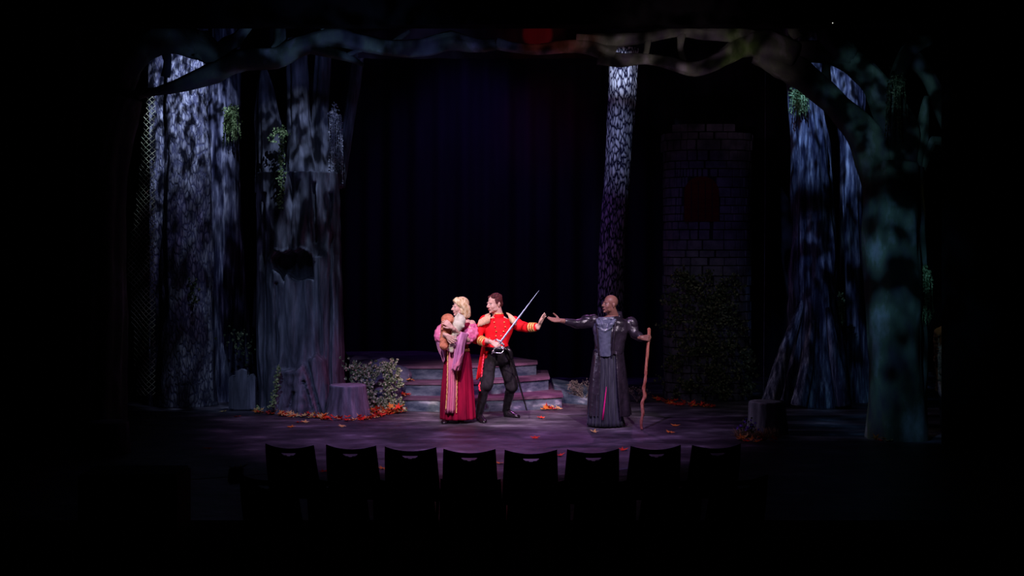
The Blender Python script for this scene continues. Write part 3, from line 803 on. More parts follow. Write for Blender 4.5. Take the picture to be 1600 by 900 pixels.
def litter(where, group, n, pts, wts, spread=.05, z0=0.006, zh=.05, s=1.0, tilt=.7):
    """pts: (px, Y) polyline on the floor"""
    for i in range(n):
        t = random.random()*(len(pts)-1); k = int(t); u = t-k
        px = pts[k][0]*(1-u)+pts[k+1][0]*u; Y = pts[k][1]*(1-u)+pts[k+1][1]*u
        c = random.choices(('red', 'orange', 'yellow'), wts)[0]
        h = z0+random.random()**2*zh
        put_leaf(c, Vector((X(px, Y)+random.gauss(0, .03), Y+random.gauss(0, spread), h)), c+' maple leaf in the litter '+where, c+' '+group, s*random.uniform(.8, 1.15), tilt if h > .02 else .25)
def YF(py): return CAMH*F/(py-HOR)
litter('along the foot of the hollow tree', 'leaves at the hollow tree', 52, [(400, YF(645)), (430, YF(649)), (470, YF(652)), (505, YF(653))], (4, 3, 4), .03)
litter('around the grey stump base', 'leaves at the grey stump', 34, [(498, YF(654)), (515, YF(657)), (545, YF(658)), (570, YF(656))], (7, 2, 2), .03)
litter('in front of the ivy bank', 'leaves at the ivy bank', 62, [(572, YF(655)), (590, YF(651)), (610, YF(647)), (634, YF(645))], (7, 3, 4), .05, zh=.12)
litter('at the right end of the bottom step', 'leaves at the bottom step', 16, [(843, YF(641)), (872, YF(640))], (3, 4, 3), .03, zh=.06)
litter('at the foot of the stone tower', 'leaves at the tower', 50, [(1022, YF(624)), (1045, YF(631)), (1080, YF(634)), (1112, YF(636))], (9, 2, 1), .10)
litter('near the dim foot of the forest trunks', 'leaves at the far right trunks', 9, [(1298, YF(634)), (1318, YF(632))], (1, 3, 3), .03)
litter('by the right stump', 'leaves at the right stump', 16, [(1150, YF(688)), (1215, YF(692))], (2, 4, 1), .05)
litter('at the portal trunk base', 'leaves at the portal trunk', 9, [(1365, YF(690)), (1438, YF(688))], (2, 3, 2), .04)
for px, Y, z, nn, w_, d_ in ((634, 20.33, .405, 9, (2, 4, 4), 'upper'), (628, 20.02, .205, 11, (6, 3, 1), 'lower')):
    for i in range(nn):
        c = random.choices(('red', 'orange', 'yellow'), w_)[0]
        x = X(px+random.uniform(-8, 12), Y); put_leaf(c, Vector((x, Y+random.uniform(.0, .12), z+random.random()*.05)), c+' maple leaf on the '+d_+' step by the ivy', c+' leaves on the '+d_+' step', .9)
SING = [(348, 644, 'yellow', 'pale leaf on the floor before the gravestone'), (371, 652, 'red', 'lone red leaf on the floor below the gravestone'),
        (455, 668, 'orange', 'lone orange leaf on the floor left of centre'), (468, 661, 'red', 'red leaf lying with a pale one before the hollow tree'),
        (477, 660, 'yellow', 'pale curled leaf beside the red one before the hollow tree'), (535, 667, 'yellow', 'small yellow leaf in front of the grey stump'),
        (323, 702, 'red', 'lone dull red leaf on the dim floor at left'), (845, 654, 'red', 'small red leaf on the floor right of the soldier boot'),
        (1055, 666, 'orange', 'orange leaf on the floor right of the staff, the farther one'), (1046, 676, 'orange', 'orange leaf on the floor right of the staff, the nearer one'),
        (836, 685, 'red', 'red leaf on the floor above the fifth chair'), (506, 738, 'red', 'red leaf seen between the first and second chairs'),
        (598, 733, 'orange', 'orange leaf seen between the second and third chairs'), (781, 725, 'orange', 'orange leaf seen between the fourth and fifth chairs'),
        (874, 713, 'red', 'red leaf seen just right of the fifth chair'), (974, 704, 'red', 'red and yellow leaf seen between the sixth and seventh chairs'),
        (366, 733, 'orange', 'orange leaf lying on the floor behind the little floor light'), (378, 731, 'yellow', 'yellow leaf right behind the little floor light'),
        (928, 676, 'yellow', 'pale leaf scrap on the floor before the robed man')]
for px, py, c, lab in SING:
    Y = YF(py); put_leaf(c, Vector((X(px, Y), Y, .004)), lab, None, 1.1, .15)
b = NB(); Y = YF(641)
leaf(b, P(402, 637, Y), (0, -1, .4), .09); leaf(b, P(405, 641, Y), (.3, -1, .4), .07); tube(b, [P(401, 645, Y), P(403, 638, Y)], .003, 4)
tag(obj('leaf_sprig', b, M['moss']), 'small yellow-green leaf sprig at left foot of hollow tree', 'leaf')

# ------------------------------------------------------------------ small stage things
for i, (a, c, w_) in enumerate((((240, 753), (362, 745), .012), ((362, 745), (450, 738), .006), ((965, 735), (985, 731), .03))):
    p, q = P(a[0], a[1], YF(a[1])), P(c[0], c[1], YF(c[1])); p.z = q.z = 0.001
    d = (q-p).normalized(); s_ = Vector((-d.y, d.x, 0))*w_
    b = NB(); prism(b, [p-s_, q-s_, q+s_, p+s_], (0, 0, .003))
    tag(obj('floor_tape', b, M['tape'], smooth=False), ['long pale tape strip on the floor left of the floor light', 'thin faint tape line running right from the floor light', 'short pale tape mark seen between the sixth and seventh chairs'][i], 'tape')
Yl = YF(752)
fl_ = thing('floor_light', Vector((X(366, Yl), Yl, 0)), 'small dark box-shaped light on the floor left of the chairs', 'light')
b = NB(); x0, x1 = X(356, Yl), X(377, Yl)
prism(b, [Vector((x0, Yl-.02, .0)), Vector((x0, Yl+.12, 0)), Vector((x0, Yl+.12, .12)), Vector((x0, Yl+.04, .12))], (x1-x0, 0, 0))
bmesh.ops.bevel(b, geom=list(b.edges), offset=.005, segments=1, affect='EDGES')
obj('housing', b, M['plastic'], fl_, smooth=False)
b = NB(); q0 = Vector((x0+.012, Yl-.012, .018)); q1 = Vector((x0+.012, Yl+.034, .110)); nn_ = Vector((0, -.006, .003))
prism(b, [q0, q0+Vector((x1-x0-.03, 0, 0)), q1+Vector((x1-x0-.03, 0, 0)), q1], nn_)
ln = obj('glass', b, mat('dull_lens', (.20, .24, .32), None, .4, spec=.5), fl_, smooth=False); ln['label'] = 'dull grey glass face'
b = NB(); tube(b, [P(1196, 20, 19.9), P(1195.5, 300, 19.9), P(1193, 640, 19.9)], .0035, 6)
tag(obj('hanging_cable', b, M['tape']), 'thin pale vertical cable hanging right of the tower', 'cable')
b = NB(); ell(b, P(1301, 36, 16.294), .007)
tag(obj('indicator_lamp', b, M['bulb']), 'tiny pale point of light high on the header at right', 'lamp')
b = NB(); Yb = 11.0; p = P(235, 742, Yb); q = P(276, 742, Yb)
def casebox(bm, x0, x1, y0, y1, z1):
    box(bm, x0, x1, y0, y1, 0.03, z1); bmesh.ops.bevel(bm, geom=list(bm.edges), offset=.02, segments=2, affect='EDGES')
    for x in (x0+.05, x1-.05):
        for y in (y0+.05, y1-.05): box(bm, x-.02, x+.02, y-.02, y+.02, 0, .04)
cs = thing('equipment_case', Vector((p.x-.1, Yb, 0)), 'low black equipment case in the dark left of the chairs', 'case')
b.free(); b = NB(); casebox(b, X(120, Yb), q.x, Yb, Yb+.5, p.z); obj('case_body', b, M['plastic'], cs, smooth=False)
b = NB(); tube(b, [Vector((p.x-.35, Yb-.03, .35)), Vector((p.x-.35, Yb-.06, .36)), Vector((p.x-.15, Yb-.06, .36)), Vector((p.x-.15, Yb-.03, .35))], .01, 8)
obj('handle', b, M['chairmetal'], cs)

# ------------------------------------------------------------------ audience chairs
def make_chair():
    t = thing('stacking_chair', (0, 0, 0), 'x', 'chair', 'black audience chairs')
    # backrest: curved shell with a handle slot, back face toward -Y
    b = NB(); zb, zt = .40, .85; nu, nv = 40, 30; grid = {}
    def pos(u, v, off):
        wd = .219*(1-.075*v)+.003*math.sin(v*PI)
        x = (u*2-1)*wd
        z = zb+(zt-zb)*v
        z -= .028*(1-(2*u-1)**2)*v**3                       # dipped top edge
        y = .04*(1-(2*u-1)**2)*-1+.0+(-.10*v)+.05*(1-v)**2
        return Vector((x, y+off, z))
    def hole(u, v):
        x = (u-.5)/.155; return abs(x) < 1 and .90-.060*math.sqrt(max(0, 1-x*x)) < v < .905
    for off in (0, 1):
        for i in range(nu*2+1):
            for j in range(nv*2+1): grid[i, j, off] = b.verts.new(pos(i/(nu*2), j/(nv*2), off*.012))
    solid = lambda i, j: 0 <= i < nu*2 and 0 <= j < nv*2 and not hole((i+.5)/(nu*2), (j+.5)/(nv*2))
    for i in range(nu*2):
        for j in range(nv*2):
            if not solid(i, j): continue
            for off in (0, 1): b.faces.new([grid[i, j, off], grid[i+1, j, off], grid[i+1, j+1, off], grid[i, j+1, off]])
            for di, dj, e in ((-1, 0, ((i, j), (i, j+1))), (1, 0, ((i+1, j), (i+1, j+1))), (0, -1, ((i, j), (i+1, j))), (0, 1, ((i, j+1), (i+1, j+1)))):
                if not solid(i+di, j+dj): b.faces.new([grid[(*e[0], 0)], grid[(*e[1], 0)], grid[(*e[1], 1)], grid[(*e[0], 1)]])
    for v in [v for v in b.verts if not v.link_faces]: b.verts.remove(v)
    obj('backrest', b, M['plastic'], t)
    b = NB(); rings = []
    for i in range(15):
        y = .0+.43*i/14; z = .44+.02*math.cos(i/14*PI)-(.03*max(0, (i-11)/3)**2); wd = .205*(1-.05*(i/14))
        rings.append([Vector((-wd, y, z)), Vector((-wd*.6, y, z-.012)), Vector((0, y, z-.018)), Vector((wd*.6, y, z-.012)), Vector((wd, y, z)), Vector((wd, y, z-.02)), Vector((0, y, z-.036)), Vector((-wd, y, z-.02))])
    loft(b, rings); obj('seat', b, M['plastic'], t)
    for s in (-1, 1):
        b = NB(); stube(b, [Vector((s*.20, .36, .42)), Vector((s*.20, .40, .38)), Vector((s*.20, .45, .013))], .012, .05); obj('leg', b, M['chairmetal'], t)
        b = NB(); stube(b, [Vector((s*.195, -.03, .62)), Vector((s*.20, .03, .46)), Vector((s*.20, .0, .40)), Vector((s*.205, -.09, .013))], .012, .05); obj('leg', b, M['chairmetal'], t)
    b = NB()
    for s in (-1, 1): tube(b, [Vector((s*.205, .0, .415)), Vector((s*.20, .38, .412))], .011, 8)
    tube(b, [Vector((-.205, .05, .412)), Vector((.205, .05, .412))], .010, 8)
    obj('seat_frame', b, M['chairmetal'], t)
    return t
def dup(root):
    r = root.copy(); COL.objects.link(r)
    for ch in root.children:
        c = ch.copy(); COL.objects.link(c); c.parent = r
        for g_ in ch.children:
            d = g_.copy(); COL.objects.link(d); d.parent = c
    return r
ch0 = make_chair(); first = True
ORD = ['leftmost', 'second from the left', 'third from the left', 'fourth from the left', 'fifth from the left', 'third from the right', 'second from the right', 'rightmost']
rowA = [(456, 10.66, .9), (551, 10.62, .95), (643, 10.52, 1), (734, 10.42, 1), (829, 10.38, 1), (925, 10.42, 1), (1022, 10.6, 1), (1116, 10.66, 1)]
rowB = [(422, 9.20), (527, 9.16), (631, 9.10), (736, 9.06), (842, 9.06), (946, 9.10), (1049, 9.16), (1152, 9.20)]
for r_, row in enumerate((rowA, rowB)):
    for i, rec in enumerate(row):
        px, Y = rec[0], rec[1]
        c = ch0 if first else dup(ch0); first = False
        c.location = (X(px, Y), Y+.10, .004)
        c.rotation_euler = (0, 0, -math.radians((i-3.5)*(-3.4)))
        c['label'] = 'black slotted-back chair, %s in %s' % (ORD[i], ('the row against the lit floor', 'the dark nearer row')[r_])
        c['group'] = ('chairs of the farther row', 'chairs of the nearer row')[r_]

# ------------------------------------------------------------------ people
def head_matrix(c, turn, nod=0.0, s=1.0, tilt=0.0):
    """face looks towards -Y at turn 0; positive turn looks to the left of the picture"""
    return Matrix.Translation(Vector(c)) @ Matrix.Rotation(-turn, 4, 'Z') @ Matrix.Rotation(tilt, 4, 'Y') @ Matrix.Rotation(nod, 4, 'X') @ Matrix.Scale(s, 4)

def head(bm, Mx, fem=False, neck=None, nr=.055):
    jw = .9 if fem else 1.0
    ell(bm, (0, .018, .038), (.074, .094, .084), Mx, 24)
    ell(bm, (0, -.022, -.022), (.060*jw, .070, .090), Mx, 24)
    ell(bm, (0, -.040, -.078), (.040*jw, .040, .028), Mx)
    ell(bm, (0, -.072, -.096), (.018, .018, .015), Mx)
    capsule(bm, (-.034, -.079, .020), (.034, -.079, .020), .011, .011, Mx)
    capsule(bm, (0, -.084, .014), (0, -.112, -.024), .008, .0115, Mx)
    for s in (-1, 1):
        ell(bm, (s*.011, -.098, -.030), (.009, .010, .008), Mx, 12)
        ell(bm, (s*.034, -.050, -.026), (.026, .032, .034), Mx)
        ell(bm, (s*.040*jw, -.014, -.062), (.020, .046, .030), Mx)
        ell(bm, (s*.074, .012, -.008), (.008, .018, .030), Mx, 12)
        ell(bm, (s*.080, .020, .002), (.006, .012, .020), Mx, 12)
    capsule(bm, (-.014, -.086, -.054), (.014, -.086, -.054), .0085, .0085, Mx)
    capsule(bm, (-.012, -.084, -.067), (.012, -.084, -.067), .0085, .0085, Mx)
    if neck is not None:
        a = Mx @ Vector((0, .022, -.050)); s = Mx.to_scale()[0]
        capsule(bm, a, neck, nr*s, nr*1.12*s)

def face_parts(root, body, Mx, lips, brow, fem=False):
    for s in (-1, 1):
        b = NB(); ell(b, (s*.030, -.0790, .001), (.0125, .007, .0052), Mx, 14); e = obj('eye', b, M['eye'], root)
        b = NB(); ell(b, (s*.030-.002, -.0845, .001), (.0055, .0030, .0050), Mx, 12); obj('iris', b, M['iris'], e)
        b = NB(); capsule(b, (s*.015, -.0885, .0215), (s*.032, -.0862, .0250), .0028, .0034, Mx); capsule(b, (s*.032, -.0862, .0250), (s*.048, -.0745, .0200), .0032, .0020, Mx)
        obj('eyebrow', b, brow, root)
    b = NB(); capsule(b, (-.017, -.0895, -.0555), (.017, -.0895, -.0555), .0050, .0050, Mx); capsule(b, (-.012, -.0885, -.0645), (.012, -.0885, -.0645), .0056, .0056, Mx)
    obj('lips', b, lips, root)

def hand(bm, w, fdir, palm, side=1, curls=((.2, .25, .2),)*4, spread=.10, thumb=(.6, .2), s=1.0):
    """w wrist, fdir towards the fingertips, palm = way the palm faces, side = +-1 thumb side"""
    w = Vector(w); y = Vector(fdir).normalized(); n = Vector(palm); n = (n-y*n.dot(y)).normalized(); x = y.cross(n)*side
    def L(a, b_, c): return w+(x*a+y*b_+n*c)*s
    capsule(bm, L(0, -.03, 0), L(0, .01, 0), .025*s, .024*s)
    fx = (.030, .010, -.010, -.028); fl = (.072, .080, .075, .060)
    for i in range(4):
        capsule(bm, L(fx[i]*.55, .012, 0), L(fx[i], .085-.004*abs(i-1), 0), .0155*s, .0125*s)
        p = L(fx[i], .085-.004*abs(i-1), 0); ang = 0; sp = spread*(1.5-i)*.6
        for k, fr in enumerate((.45, .30, .25)):
            ang += curls[i % len(curls)][k]
            d = (y*math.cos(ang)+n*math.sin(ang)+x*sp*(1 if ang < 1 else .2)).normalized()
            q = p+d*fl[i]*fr*s; r0 = (.0105, .0096, .0088)[k]; r1 = (.0096, .0088, .0078)[k]
            capsule(bm, p, q, r0*s, r1*s); p = q
    capsule(bm, L(.008, .020, .004), L(-.008, .070, .004), .016*s, .014*s)
    t0 = L(.014, .022, .004); out, opp = thumb
    d1 = (y*.75+x*out+n*opp).normalized(); t1 = t0+d1*.045*s; d2 = (y*.9+x*out*.55+n*opp*1.2).normalized(); t2 = t1+d2*.032*s; t3 = t2+(y+x*out*.2+n*opp*1.4).normalized()*.026*s
    capsule(bm, t0, t1, .0165*s, .0125*s); capsule(bm, t1, t2, .0120*s, .0108*s); capsule(bm, t2, t3, .0108*s, .0090*s)

def shoe(bm, heel, toe, s=1.0, hgt=.07):
    h = Vector(heel); t = Vector(toe); d = (t-h); d.z = 0; L = d.length; d.normalize(); sd = Vector((-d.y, d.x, 0))
    rings = []
    for k, (f, wd, hh) in enumerate(((0, .020, .05), (.03, .034, .075), (.15, .038, .085), (.35, .038, .085), (.55, .044, .062), (.75, .048, .046), (.9, .040, .036), (.98, .022, .028), (1.0, .008, .018))):
        c = h+d*L*f; ring = []
        for j in range(16):
            a = 2*PI*j/16; x = math.cos(a); z = math.sin(a)
            zz = (z+1)/2; zz = zz**.8
            ring.append(Vector((c.x, c.y, 0))+sd*wd*s*math.copysign(abs(x)**.7, x)*(1 if z < .1 else .9)+Vector((0, 0, h.z+hh*s*zz*hgt/.07)))
        rings.append(ring)
    loft(bm, rings)

# ================================================================== soldier
S0 = 18.85
def S(px, py, d=0.0): return P(px, py, S0+d)
so = thing('person', Vector((X(778, S0), S0, 0)), 'man in scarlet gold-trimmed military coat and black boots holding a sword', 'person')
HS = head_matrix(S(772.5, 474.5, .0), math.radians(52), math.radians(6), 1.13, 0)
nS = S(778, 495, .06)
shL, shR = S(757, 502, -.02), S(803, 503, .08)
elL, wrL = S(744, 529, -.10), S(763, 536, -.30)
elR, wrR = S(823, 512, .02), S(842, 509, -.10)
gripc = S(777, 541, -.36)
blade_tip = S(842, 454, -.10); bdir = (blade_tip-S(783, 534, -.36)).normalized()
def grip_frame(axis, fwd, away):
    y = Vector(fwd); y = (y-axis*y.dot(axis)).normalized(); n = axis.cross(y)
    if n.dot(Vector(away)) < 0: n = -n
    return y, n, (1 if y.cross(n).dot(axis) > 0 else -1)
gy, gn, gs_ = grip_frame(bdir, (.9, -.35, -.25), (.1, 1, 0))
wrL = gripc-(gy*.078+gn*.034)*1.1
hipL, hipR = S(770, 552, .0), S(788, 552, .06)
knL, ankL = S(758, 603, -.18), S(748.5, 647, -.05)
knR, ankR = S(799, 602, .14), S(790.5, 641, .40)
b = NB(); head(b, HS, neck=nS, nr=.062)
torso(b, [(S(778, 492, .05), .06, .06, 0), (S(779, 499, .04), .15, .08, .15), (S(779, 515, .02), .17, .11, .15), (S(776, 536, 0), .13, .09, .1), (S(778, 552, .02), .14, .09, .1), (S(779, 562, .03), .09, .07, .1)])
limb(b, [shL, elL, wrL], [.065, .050, .030]); limb(b, [shR, elR, wrR], [.065, .048, .030])
limb(b, [hipL, knL, ankL], [.075, .048, .030]); limb(b, [hipR, knR, ankR], [.075, .048, .030])
for a_, t_ in ((ankL, S(756, 655, -.25)), (ankR, S(809, 648, .30))):
    capsule(b, a_, (t_.x*.7+a_.x*.3, t_.y*.7+a_.y*.3, .035), .028, .018)
hd = (gripc-wrL)
# sword hand: fingers wrap the grip
xs = bdir
fd = Vector((.80, -.25, -.10)).normalized()
hand(b, wrL, gy, gn, side=gs_, curls=((.85, 1.45, 1.0),)*4, spread=.0, thumb=(.55, 1.0), s=1.1)
hand(b, wrR, Vector((.42, -.06, .90)), Vector((.85, -.45, -.25)), side=-1, curls=((.05, .12, .12), (-.05, .10, .1), (0, .12, .1), (.10, .15, .15)), spread=.14, thumb=(.9, .25), s=1.18)
bo = obj('body', b, M['skin'], so); remesh(bo, .0048, 5)
face_parts(so, bo, HS, M['lips'], M['darkhair'])
# hair: short crop
b = NB()
ell(b, (0, .024, .044), (.0785, .094, .084), HS, 26); ell(b, (0, .060, -.005), (.066, .060, .060), HS)
for s in (-1, 1): ell(b, (s*.066, .004, .020), (.012, .026, .030), HS); ell(b, (s*.034, -.032, .086), (.030, .028, .018), HS)
for k in range(60):
    a = random.uniform(0, 2*PI); e = random.uniform(.35, 1.4)
    d = Vector((math.cos(a)*math.cos(e), math.sin(a)*math.cos(e)+.1, math.sin(e))); p = Vector((0, .024, .048))+Vector((d.x*.074, d.y*.089, d.z*.078))
    if p.y < -.045 and p.z < .08: continue
    capsule(b, p, p+Vector((.004, -.012, .006)), .008, .003, HS)
ho = obj('hair', b, M['darkhair'], so); remesh(ho, .005, 2, (.02, .006))
# trim the hairline off the face
bm_ = bmesh.new(); bm_.from_mesh(ho.data); inv = HS.inverted(); off = world_of(ho)
kill = []
for v in bm_.verts:
    q = inv @ (v.co+off)
    if q.y < -.035 and q.z < .070 or (q.y < .0 and q.z < .0): kill.append(v)
bmesh.ops.delete(bm_, geom=kill, context='VERTS'); bm_.to_mesh(ho.data); bm_.free()
# coat
b = NB()
torso(b, [(S(779, 494.5, .05), .062, .066, 0), (S(779, 496.5, .04), .12, .09, .15), (S(779, 500, .035), .17, .11, .15), (S(779, 505, .03), .205, .12, .15), (S(779, 514, .02), .205, .145, .15), (S(777, 526, 0), .180, .140, .1), (S(776, 537, 0), .160, .130, .1), (S(776, 543.5, 0), .165, .135, .1)])
limb(b, [shL, S(749, 515, -.05), elL, S(756, 533.5, -.20)], [.085, .080, .072, .050])
limb(b, [shR, S(812, 509, .05), elR, S(837, 511.5, -.06)], [.085, .078, .066, .048])
jo = obj('coat', b, M['red'], so); remesh(jo, .009, 5, (.16, .034))
# collar
b = NB(); torso(b, [(S(778, 490, .045), .074, .080, 0), (S(778.5, 493, .05), .080, .086, 0), (S(779, 497.5, .05), .092, .094, 0)]); co = obj('collar', b, M['red'], jo)
b = NB(); torso(b, [(S(778, 489.4, .045), .077, .083, 0), (S(778, 490.6, .045), .079, .085, 0)]); obj('collar_braid', b, M['gold'], jo)
# tails
def sheet(outer, thick, m, name, parent, sub=2, fold=0.0):
    """outer: rows of points from top to bottom, each a list left to right; gives a cloth panel with thickness"""
    b = NB(); rows = []
    nr, nc = len(outer), len(outer[0]); K = 7
    def smp(u, v):
        i = min(int(u), nr-2); j = min(int(v), nc-2); a, c = u-i, v-j
        p = Vector(outer[i][j]).lerp(Vector(outer[i][j+1]), c).lerp(Vector(outer[i+1][j]).lerp(Vector(outer[i+1][j+1]), c), a)
        return p+Vector((0, fold*math.sin(v*2*PI*1.2)*u/nr, 0))
    for i in range((nr-1)*K+1): rows.append([smp(i/K, j/K) for j in range((nc-1)*K+1)])
    vr = [[b.verts.new(p) for p in r] for r in rows]; vb = [[b.verts.new(p+Vector((0, thick, 0))) for p in r] for r in rows]
    H, Wd = len(rows), len(rows[0])
    for i in range(H-1):
        for j in range(Wd-1):
            b.faces.new([vr[i][j], vr[i][j+1], vr[i+1][j+1], vr[i+1][j]]); b.faces.new([vb[i][j], vb[i+1][j], vb[i+1][j+1], vb[i][j+1]])
    for i in range(H-1):
        b.faces.new([vr[i][0], vr[i+1][0], vb[i+1][0], vb[i][0]]); b.faces.new([vr[i][-1], vb[i][-1], vb[i+1][-1], vr[i+1][-1]])
    for j in range(Wd-1):
        b.faces.new([vr[0][j], vb[0][j], vb[0][j+1], vr[0][j+1]]); b.faces.new([vr[-1][j], vr[-1][j+1], vb[-1][j+1], vb[-1][j]])
    return obj(name, b, m, parent)
sheet([[S(753, 538, .06), S(759, 539, -.06), S(766, 541, -.10)], [S(750, 555, .08), S(756, 556, -.04), S(761, 557, -.10)], [S(746.5, 575, .12), S(752, 576, 0), S(757, 574, -.06)], [S(743.5, 594, .14), S(747, 593, .06), S(751, 588, 0)]], .018, M['red'], 'coat_tail', jo, fold=.05)
# cuffs: gold bands
def band(bm, a, c, r, t=.006, n=24):
    a, c = Vector(a), Vector(c); tube(bm, [a, c], [r, r], n)
for (p, q, r0) in ((S(749.5, 531.0, -.16), S(759.5, 535.5, -.265), .062), (S(826, 511.5, .01), S(838.5, 511, -.075), .060)):
    b = NB(); tube(b, [p, q], [r0+.004, r0-.006], 26); cu = obj('cuff', b, M['red'], jo)
    b = NB()
    for t0, t1 in ((.16, .32), (.42, .60), (.70, .86)):
        a_, c_ = Vector(p).lerp(q, t0), Vector(p).lerp(q, t1); tube(b, [a_, c_], [r0+.010-.009*t0]*2, 26)
    obj('cuff_braid', b, M['gold'], cu)
# buttons
for k, (px, py) in enumerate(((771, 496), (772.5, 503), (774, 510), (775.5, 517), (775, 524), (788, 503), (789.5, 510), (787, 517), (783, 524), (765, 528))):
    b = NB(); c = S(px, py, 0); c.y = S0-.145+.012*abs(px-777)/5-(.0 if py > 505 else -.03)
    ell(b, c, (.010, .012, .010), seg=12); obj('button', b, M['gold'], jo)
# epaulettes: board and hanging fringe
def epaulette(cx_, cy_, dY, rx, ang, tA, tB, bA, bB):
    b = NB(); c = S(cx_, cy_, dY)
    mx = Matrix.Translation(c) @ Matrix.Rotation(ang, 4, 'Y') @ Matrix.Diagonal((1, 1, 1, 1))
    ell(b, (0, 0, 0), (rx, .070, .020), mx); e = obj('epaulette', b, M['epaulette'], jo)
    b = NB(); n = 30
    for i in range(n):
        t = i/(n-1); a = S(tA[0]+(tB[0]-tA[0])*t, tA[1]+(tB[1]-tA[1])*t-1.2*math.sin(t*PI), 0); a.y = S0+dY-.085-.03*math.sin(t*PI)
        z = S(bA[0]+(bB[0]-bA[0])*t+.3*random.uniform(-1, 1), bA[1]+(bB[1]-bA[1])*t+random.uniform(-.5, .5), 0); z.y = a.y-.035
        tube(b, [a, a.lerp(z, .5)+Vector((0, -.012, 0)), z], [.007, .0065, .0055], 6)
    obj('fringe', b, M['epaulette'], e)
epaulette(757.5, 494.5, .0, .085, -.55, (749, 499.5), (766, 491.5), (747, 509.5), (764.5, 504))
epaulette(798.5, 494, .06, .085, .62, (793.5, 489), (806.5, 499.5), (797, 503), (806, 508))
b = NB(); torso(b, [(S(776.5, 541.5, 0), .172, .142, .1), (S(776.5, 547.5, 0), .176, .146, .1)]); be = obj('belt', b, M['boot'], so)
b = NB(); stube(b, [S(793, 541, -.10), S(797, 552, -.12), S(800, 560, -.10), S(823, 641, .05)], [.018, .019, .016, .009], .05)
sc_ = obj('scabbard', b, M['boot'], be)
b = NB(); tube(b, [S(819.8, 631, .036), S(823.2, 642, .052)], [.013, .006], 10); obj('scabbard_tip', b, M['steel'], sc_)
b = NB(); stube(b, [S(790, 543, -.12), S(796, 548, -.15), S(799, 556, -.13), S(797, 562, -.10)], [.022, .030, .030, .012], .02); obj('sword_hanger', b, M['boot'], be)
# trousers
b = NB()
torso(b, [(S(776.5, 544, 0), .158, .128, .1), (S(778, 553, .02), .178, .135, .1), (S(779, 565, .03), .175, .125, .1), (S(779, 572, .03), .10, .09, .1)])
limb(b, [S(768.5, 556, .0), S(762.5, 585, -.10), knL+Vector((.01, 0, 0)), S(754, 611, -.17)], [.100, .096, .094, .070])
limb(b, [S(788, 556, .06), S(794.5, 583, .10), knR, S(797, 609, .17)], [.098, .096, .098, .070])
tr = obj('trousers', b, M['trouser'], so); remesh(tr, .009, 5, (.17, .05))
b = NB(); pts = [S(756.5, 551, .0), S(754.8, 562, -.03), S(753.2, 574, -.06), S(752.5, 585, -.08), S(752, 594, -.10), S(748.5, 602, -.14), S(750, 610, -.20)]
a_, r_ = interp(pts, [.012]*7, .012)
tube(b, [p+Vector((.004+.003*math.sin(i*1.3), -.085+.004*math.sin(i*2.1), 0)) for i, p in enumerate(a_)], [.013+.0015*math.sin(i*1.7) for i in range(len(a_))], 8)
obj('side_stripe', b, M['redsilk'], tr)
for an, kn, heel, toe in ((ankL, knL, S(747, 650, .02), S(757.5, 660, -.30)), (ankR, knR, S(788, 646, .43), S(812, 650, .28))):
    b = NB(); top = kn.lerp(an, .14); heel.z = 0; toe.z = 0
    limb(b, [top, kn.lerp(an, .5), an], [.070, .066, .050])
    fwd = (toe-heel).normalized()
    capsule(b, an, Vector((an.x, an.y, .06))+fwd*.02, .050, .046)
    o = obj('boot', b, M['boot'], so); remesh(o, .009, 4, (.06, .012))
    b = NB(); shoe(b, heel, toe, 1.12, .082); obj('boot_foot', b, M['shoe'], o)

# sword
sw = thing('sword', S(776, 540, -.45), 'steel rapier with swept hilt held upright in the soldier fist', 'sword')
g0 = gripc; gt = gripc-bdir*.085
bl0 = gripc+bdir*.075
b = NB(); bp, br = interp([bl0-bdir*.04, bl0.lerp(blade_tip, .5), blade_tip], [1, .8, .12], .08)
u = bdir.cross(Vector((0, 1, 0))).normalized(); v = bdir.cross(u)
loft(b, [[p+u*.0135*r, p+v*.005*r, p-u*.0135*r, p-v*.006*r] for p, r in zip(bp, br)]); obj('blade', b, M['steel'], sw, smooth=False)
b = NB(); tube(b, [gt, bl0], .013, 12); obj('grip', b, M['boot'], sw)
b = NB(); ell(b, gt-bdir*.01, .022, seg=14); obj('pommel', b, M['hilt'], sw)
b = NB()
def arc(c, ax, bx, r1, r2, a0, a1, rr=.0065):
    pts = [c+ax*r1*math.cos(a0+(a1-a0)*i/16)+bx*r2*math.sin(a0+(a1-a0)*i/16) for i in range(17)]
    tube(b, pts, rr, 8)
F0 = Vector((0, -1, 0))
arc(bl0-bdir*.01, u, F0, .075, .05, 0, 2*PI, .007)
arc(bl0-bdir*.05, u, bdir, .085, .06, -.3, PI+.3, .007)
arc(bl0-bdir*.03+u*.045, u, bdir, .030, .035, 0, 2*PI)
arc(bl0-bdir*.03-u*.045, u, bdir, .030, .035, 0, 2*PI)
# long curved quillons reaching below the hand
q0 = S(768, 553.5, -.47); q1 = S(776, 550, -.50); q2 = S(784, 551.5, -.50); q3 = S(787, 546, -.48)
stube(b, [q0, S(771.5, 547, -.48), g0.lerp(gt, .2)+Vector((0, -.05, 0)), S(783.5, 541.5, -.48), S(791.5, 546, -.46)], [.006, .008, .009, .008, .006], .02)
stube(b, [S(771.5, 551, -.5), q1+Vector((0, 0, -.012)), q2, q3], [.006, .008, .008, .006], .02)
obj('guard', b, M['hilt'], sw)

